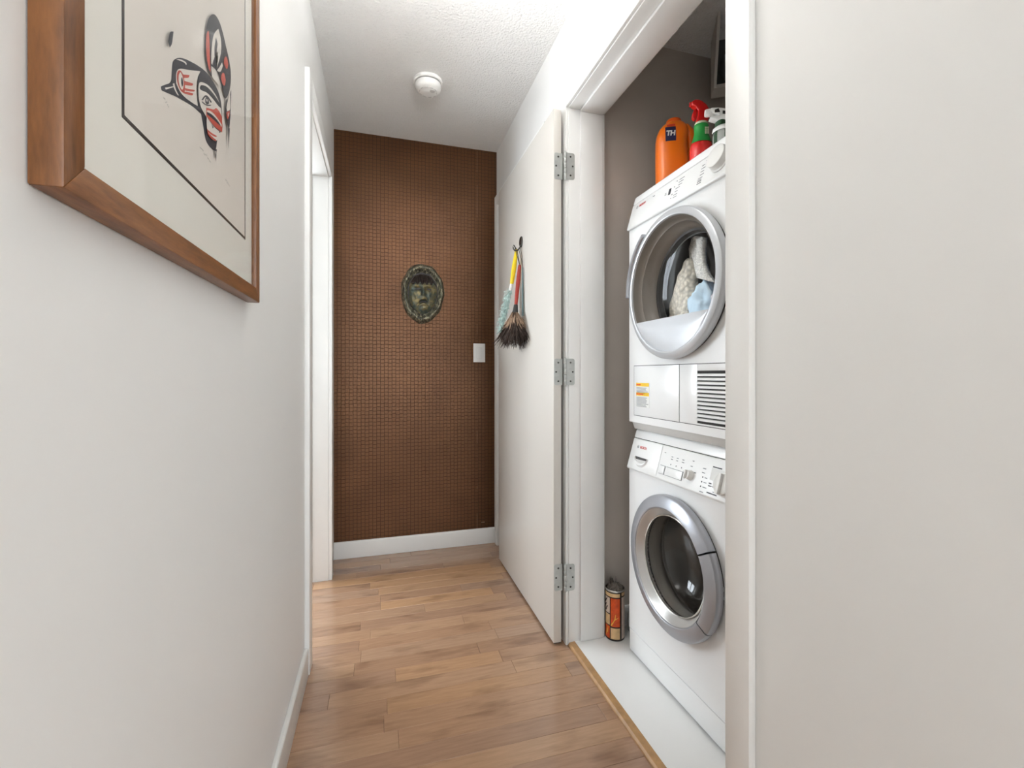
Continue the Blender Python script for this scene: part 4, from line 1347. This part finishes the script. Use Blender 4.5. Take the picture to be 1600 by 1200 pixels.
# smoke detector
SD = Vector((.217, 2.154, H))
sd = thing('smoke_detector', SD, 'round white smoke detector on the stippled ceiling', 'smoke detector')
MB().lathe(SD, (0, 0, -1), [(0, 0), (.068, 0), (.068, .010), (.064, .014), (0, .014)], 48).build('mounting_base', 'plastic_white', sd, smooth=40)
MB().lathe(SD, (0, 0, -1), [(.055, .014), (.055, .019)], 48).build('gap_ring', 'seam_dark', sd, smooth=40)
bd = MB().lathe(SD, (0, 0, -1), [(.060, .0175), (.060, .034), (.057, .042), (.048, .049), (.030, .053), (0, .054)], 48).build('body', 'plastic_white', sd, smooth=40)
MB().lathe(SD + Vector((.018, -.018, 0)), (0, 0, -1), [(0, .052), (.012, .052), (.012, .0555), (.010, .0565), (0, .0565)], 24).build('test_button', 'kit_grey', bd, smooth=40)
for k in range(10):
    a = math.radians(36 * k)
    c = SD + Vector((math.cos(a) * .040, math.sin(a) * .040, -.0525))
    m = MB()
    t_ = Vector((-math.sin(a), math.cos(a), 0)); n_ = Vector((math.cos(a), math.sin(a), 0))
    m.prism([c - t_ * .007 - n_ * .0014, c + t_ * .007 - n_ * .0014, c + t_ * .007 + n_ * .0014, c - t_ * .007 + n_ * .0014], (0, 0, .006))
    m.build('vent_slot', 'kit_grey', bd)

# =================================================================== FRAMED PRINT ON THE LEFT WALL
FY0, FY1, FZ0, FZ1, FX = .422, .996, 1.190, 1.960, XL + .0235
fw = .026
pic = thing('framed_print', (XL, (FY0 + FY1) / 2, FZ0), 'large print of a black and red whale design in a brown wood frame', 'picture')
def stick(pts, mat):
    MB().prism(pts, (FX - XL - .001, 0, 0), .0012).build('frame_rail', mat, pic, smooth=30)
xs = XL + .001
stick([(xs, FY0, FZ0), (xs, FY1, FZ0), (xs, FY1 - fw, FZ0 + fw), (xs, FY0 + fw, FZ0 + fw)], 'frame_wood')
stick([(xs, FY0, FZ1), (xs, FY1, FZ1), (xs, FY1 - fw, FZ1 - fw), (xs, FY0 + fw, FZ1 - fw)], 'frame_wood')
stick([(xs, FY0, FZ0), (xs, FY0, FZ1), (xs, FY0 + fw, FZ1 - fw), (xs, FY0 + fw, FZ0 + fw)], 'frame_wood_upright')
stick([(xs, FY1, FZ0), (xs, FY1, FZ1), (xs, FY1 - fw, FZ1 - fw), (xs, FY1 - fw, FZ0 + fw)], 'frame_wood_upright')
PX = FX - .0080
bx('mat_board', 'paper_mat', pic, XL + .009, PX, FY0 + fw - .004, FY1 - fw + .004, FZ0 + fw - .004, FZ1 - fw + .004)
LY0, LY1, LZ0, LZ1 = .5225, .9235, 1.2995, 1.832
pr = bx('print_sheet', 'paper_print', pic, PX - .001, PX + .0003, LY0, LY1, LZ0, LZ1)
m = MB()
lw = .0042
for q in ((LY0 - lw, LY1 + lw, LZ0 - lw, LZ0), (LY0 - lw, LY1 + lw, LZ1, LZ1 + lw), (LY0 - lw, LY0, LZ0, LZ1), (LY1, LY1 + lw, LZ0, LZ1)):
    m.box(PX - .0005, PX + .0004, *q)
m.build('border_line', 'can_black', pic)
ART = [
    ('K', [(157,183),(164,189),(185,205),(185,227),(190,236),(207,250),(229,262),(267,279),(295,289),(326,293),(351,290),(361,272),(361,248),(355,234),(344,227),(339,213),(334,197),(326,191),(305,188),(291,190),(283,206),(275,218),(246,212),(214,201),(196,195),(172,185),(159,180)]),
    ('W', [(167,188),(189,203),(189,202),(169,187)]),
    ('W', [(187,205),(191,208),(195,203),(204,201),(200,199),(190,201)]),
    ('W', [(196,240),(207,248),(224,256),(227,255),(225,252),(222,253),(207,246)]),
    ('W', [(195,223),(203,234),(229,249),(272,275),(263,263),(258,247),(259,233),(263,222),(246,216),(222,209),(207,207),(196,211)]),
    ('R', [(200,229),(208,235),(216,235),(220,229),(222,221),(220,213),(208,209),(199,213),(197,221)]),
    ('R', [(215,234),(235,246),(233,241),(217,231)]),
    ('R', [(218,228),(246,242),(245,238),(220,224)]),
    ('R', [(220,220),(252,237),(251,234),(222,218)]),
    ('R', [(220,216),(246,229),(245,225),(218,212)]),
    ('W', [(202,226),(207,232),(213,231),(217,226),(215,216),(211,212),(204,213),(201,219)]),
    ('K', [(209,226),(212,229),(215,225),(214,219),(211,216),(208,220)]),
    ('W', [(263,241),(264,254),(274,262),(300,274),(329,278),(349,275),(357,264),(357,244),(342,232),(326,227),(300,223),(286,224),(273,225),(265,232)]),
    ('K', [(267,249),(272,257),(296,269),(325,274),(345,275),(355,271),(342,267),(321,265),(295,260),(272,249)]),
    ('K', [(274,237),(286,251),(298,257),(313,257),(310,253),(296,253),(287,249),(279,239)]),
    ('K', [(287,246),(293,253),(301,252),(302,248),(294,242),(288,241)]),
    ('W', [(291,249),(296,250),(295,246),(292,246)]),
    ('K', [(275,236),(291,240),(310,251),(309,249),(290,238),(275,234)]),
    ('R', [(291,236),(310,245),(323,251),(329,258),(342,261),(355,259),(359,247),(357,235),(345,232),(321,226),(291,224)]),
    ('W', [(293,234),(313,243),(337,246),(355,246),(354,242),(334,239),(310,236),(292,231)]),
    ('K', [(293,231),(310,238),(337,243),(351,242),(342,239),(321,235),(293,228)]),
    ('W', [(292,224),(315,223),(344,230),(337,215),(329,207),(308,201),(294,204),(291,214)]),
    ('R', [(293,207),(310,210),(332,217),(331,214),(310,207),(294,204)]),
    ('R', [(294,204),(310,205),(330,210),(329,207),(308,201),(295,201)]),
    ('K', [(310,222),(319,223),(313,218),(314,221)]),
    ('K', [(322,192),(332,197),(328,176)]),
    ('W', [(325,191),(329,193),(328,186)]),
    ('K', [(283,323),(286,303),(292,293),(308,290),(317,298),(308,301),(307,307),(329,314),(342,314),(353,306),(361,298),(369,295),(379,303),(393,324),(399,350),(391,368),(373,380),(360,391),(342,398),(321,393),(300,373),(288,348)]),
    ('R', [(287,327),(290,306),(298,296),(306,296),(304,305),(301,321),(302,336),(298,350),(291,344)]),
    ('W', [(308,306),(326,313),(337,312),(345,305),(351,302),(342,298),(326,295),(311,292)]),
    ('W', [(309,336),(317,360),(337,382),(349,376),(351,359),(342,338),(331,319),(337,338),(334,347),(321,329),(311,310),(307,310)]),
    ('K', [(320,343),(327,362),(334,357),(329,340),(321,329)]),
    ('W', [(353,342),(357,339),(347,322),(330,314),(342,327)]),
    ('R', [(370,363),(376,365),(383,359),(378,347),(370,344),(361,346),(363,355)]),
    ('R', [(357,329),(364,331),(370,325),(366,313),(357,309),(348,313),(350,321)]),
    ('K', [(391,318),(397,326),(395,291),(389,261),(385,255),(372,261),(367,275),(372,296),(379,300),(375,280),(379,274)]),
    ('W', [(391,314),(393,294),(388,287),(376,279),(373,283),(379,299)]),
    ('R', [(373,276),(389,287),(388,279),(379,267),(374,269)]),
    ('W', [(379,277),(384,281),(383,274),(379,273)]),
    ('K', [(380,254),(389,259),(383,222)]),
    ('K', [(168,242),(172,238),(177,245),(179,250),(182,264),(172,257)]),
]
def smooth_poly(pts):
    """round the gentle corners, keep the sharp ones"""
    P = [Vector((a, b, 0)) for a, b in pts]
    for _ in range(2):
        n = len(P)
        out = []
        for i in range(n):
            a, b, c = P[i - 1], P[i], P[(i + 1) % n]
            u, v = b - a, c - b
            if u.length < .01 or v.length < .01 or u.angle(v) > 1.0:
                out.append(b)
            else:
                out += [b - u * .25, b + v * .25]
        P = out
    return P
lay = 0
for col, pts in ART:
    m = MB()
    off = PX + .0005 + lay * .00007
    m.bm.faces.new([m.bm.verts.new((off, .44 + p.x / 1000, 1.19 + p.y / 1000)) for p in smooth_poly(pts)])
    bmesh.ops.triangulate(m.bm, faces=m.bm.faces[:])
    bmesh.ops.recalc_face_normals(m.bm, faces=m.bm.faces[:])
    m.build({'K': 'black_ink', 'R': 'red_ink', 'W': 'paper_gap'}[col], {'K': 'ink_black', 'R': 'ink_red', 'W': 'paper_print'}[col], pr)
    lay += 1
m = MB()
for (u0, v0), (u1, v1) in (((164, 174), (178, 171)), ((272, 170), (314, 168)), ((377, 169), (398, 168))):
    for k in range(6):
        t = k / 6
        y = .44 + (u0 + (u1 - u0) * t) / 1000
        z = 1.19 + (v0 + (v1 - v0) * t) / 1000 + .0015 * math.sin(k * 2.4)
        m.box(PX, PX + .0005, y, y + (u1 - u0) / 9000, z, z + .0012)
tag(m.build('pencil_notes', 'ink_grey', pr), kind='stuff')
gp = MB().box(PX + .0036, PX + .0056, FY0 + fw - .004, FY1 - fw + .004, FZ0 + fw - .004, FZ1 - fw + .004)
gp.build('glass_pane', 'picture_glass', pic)
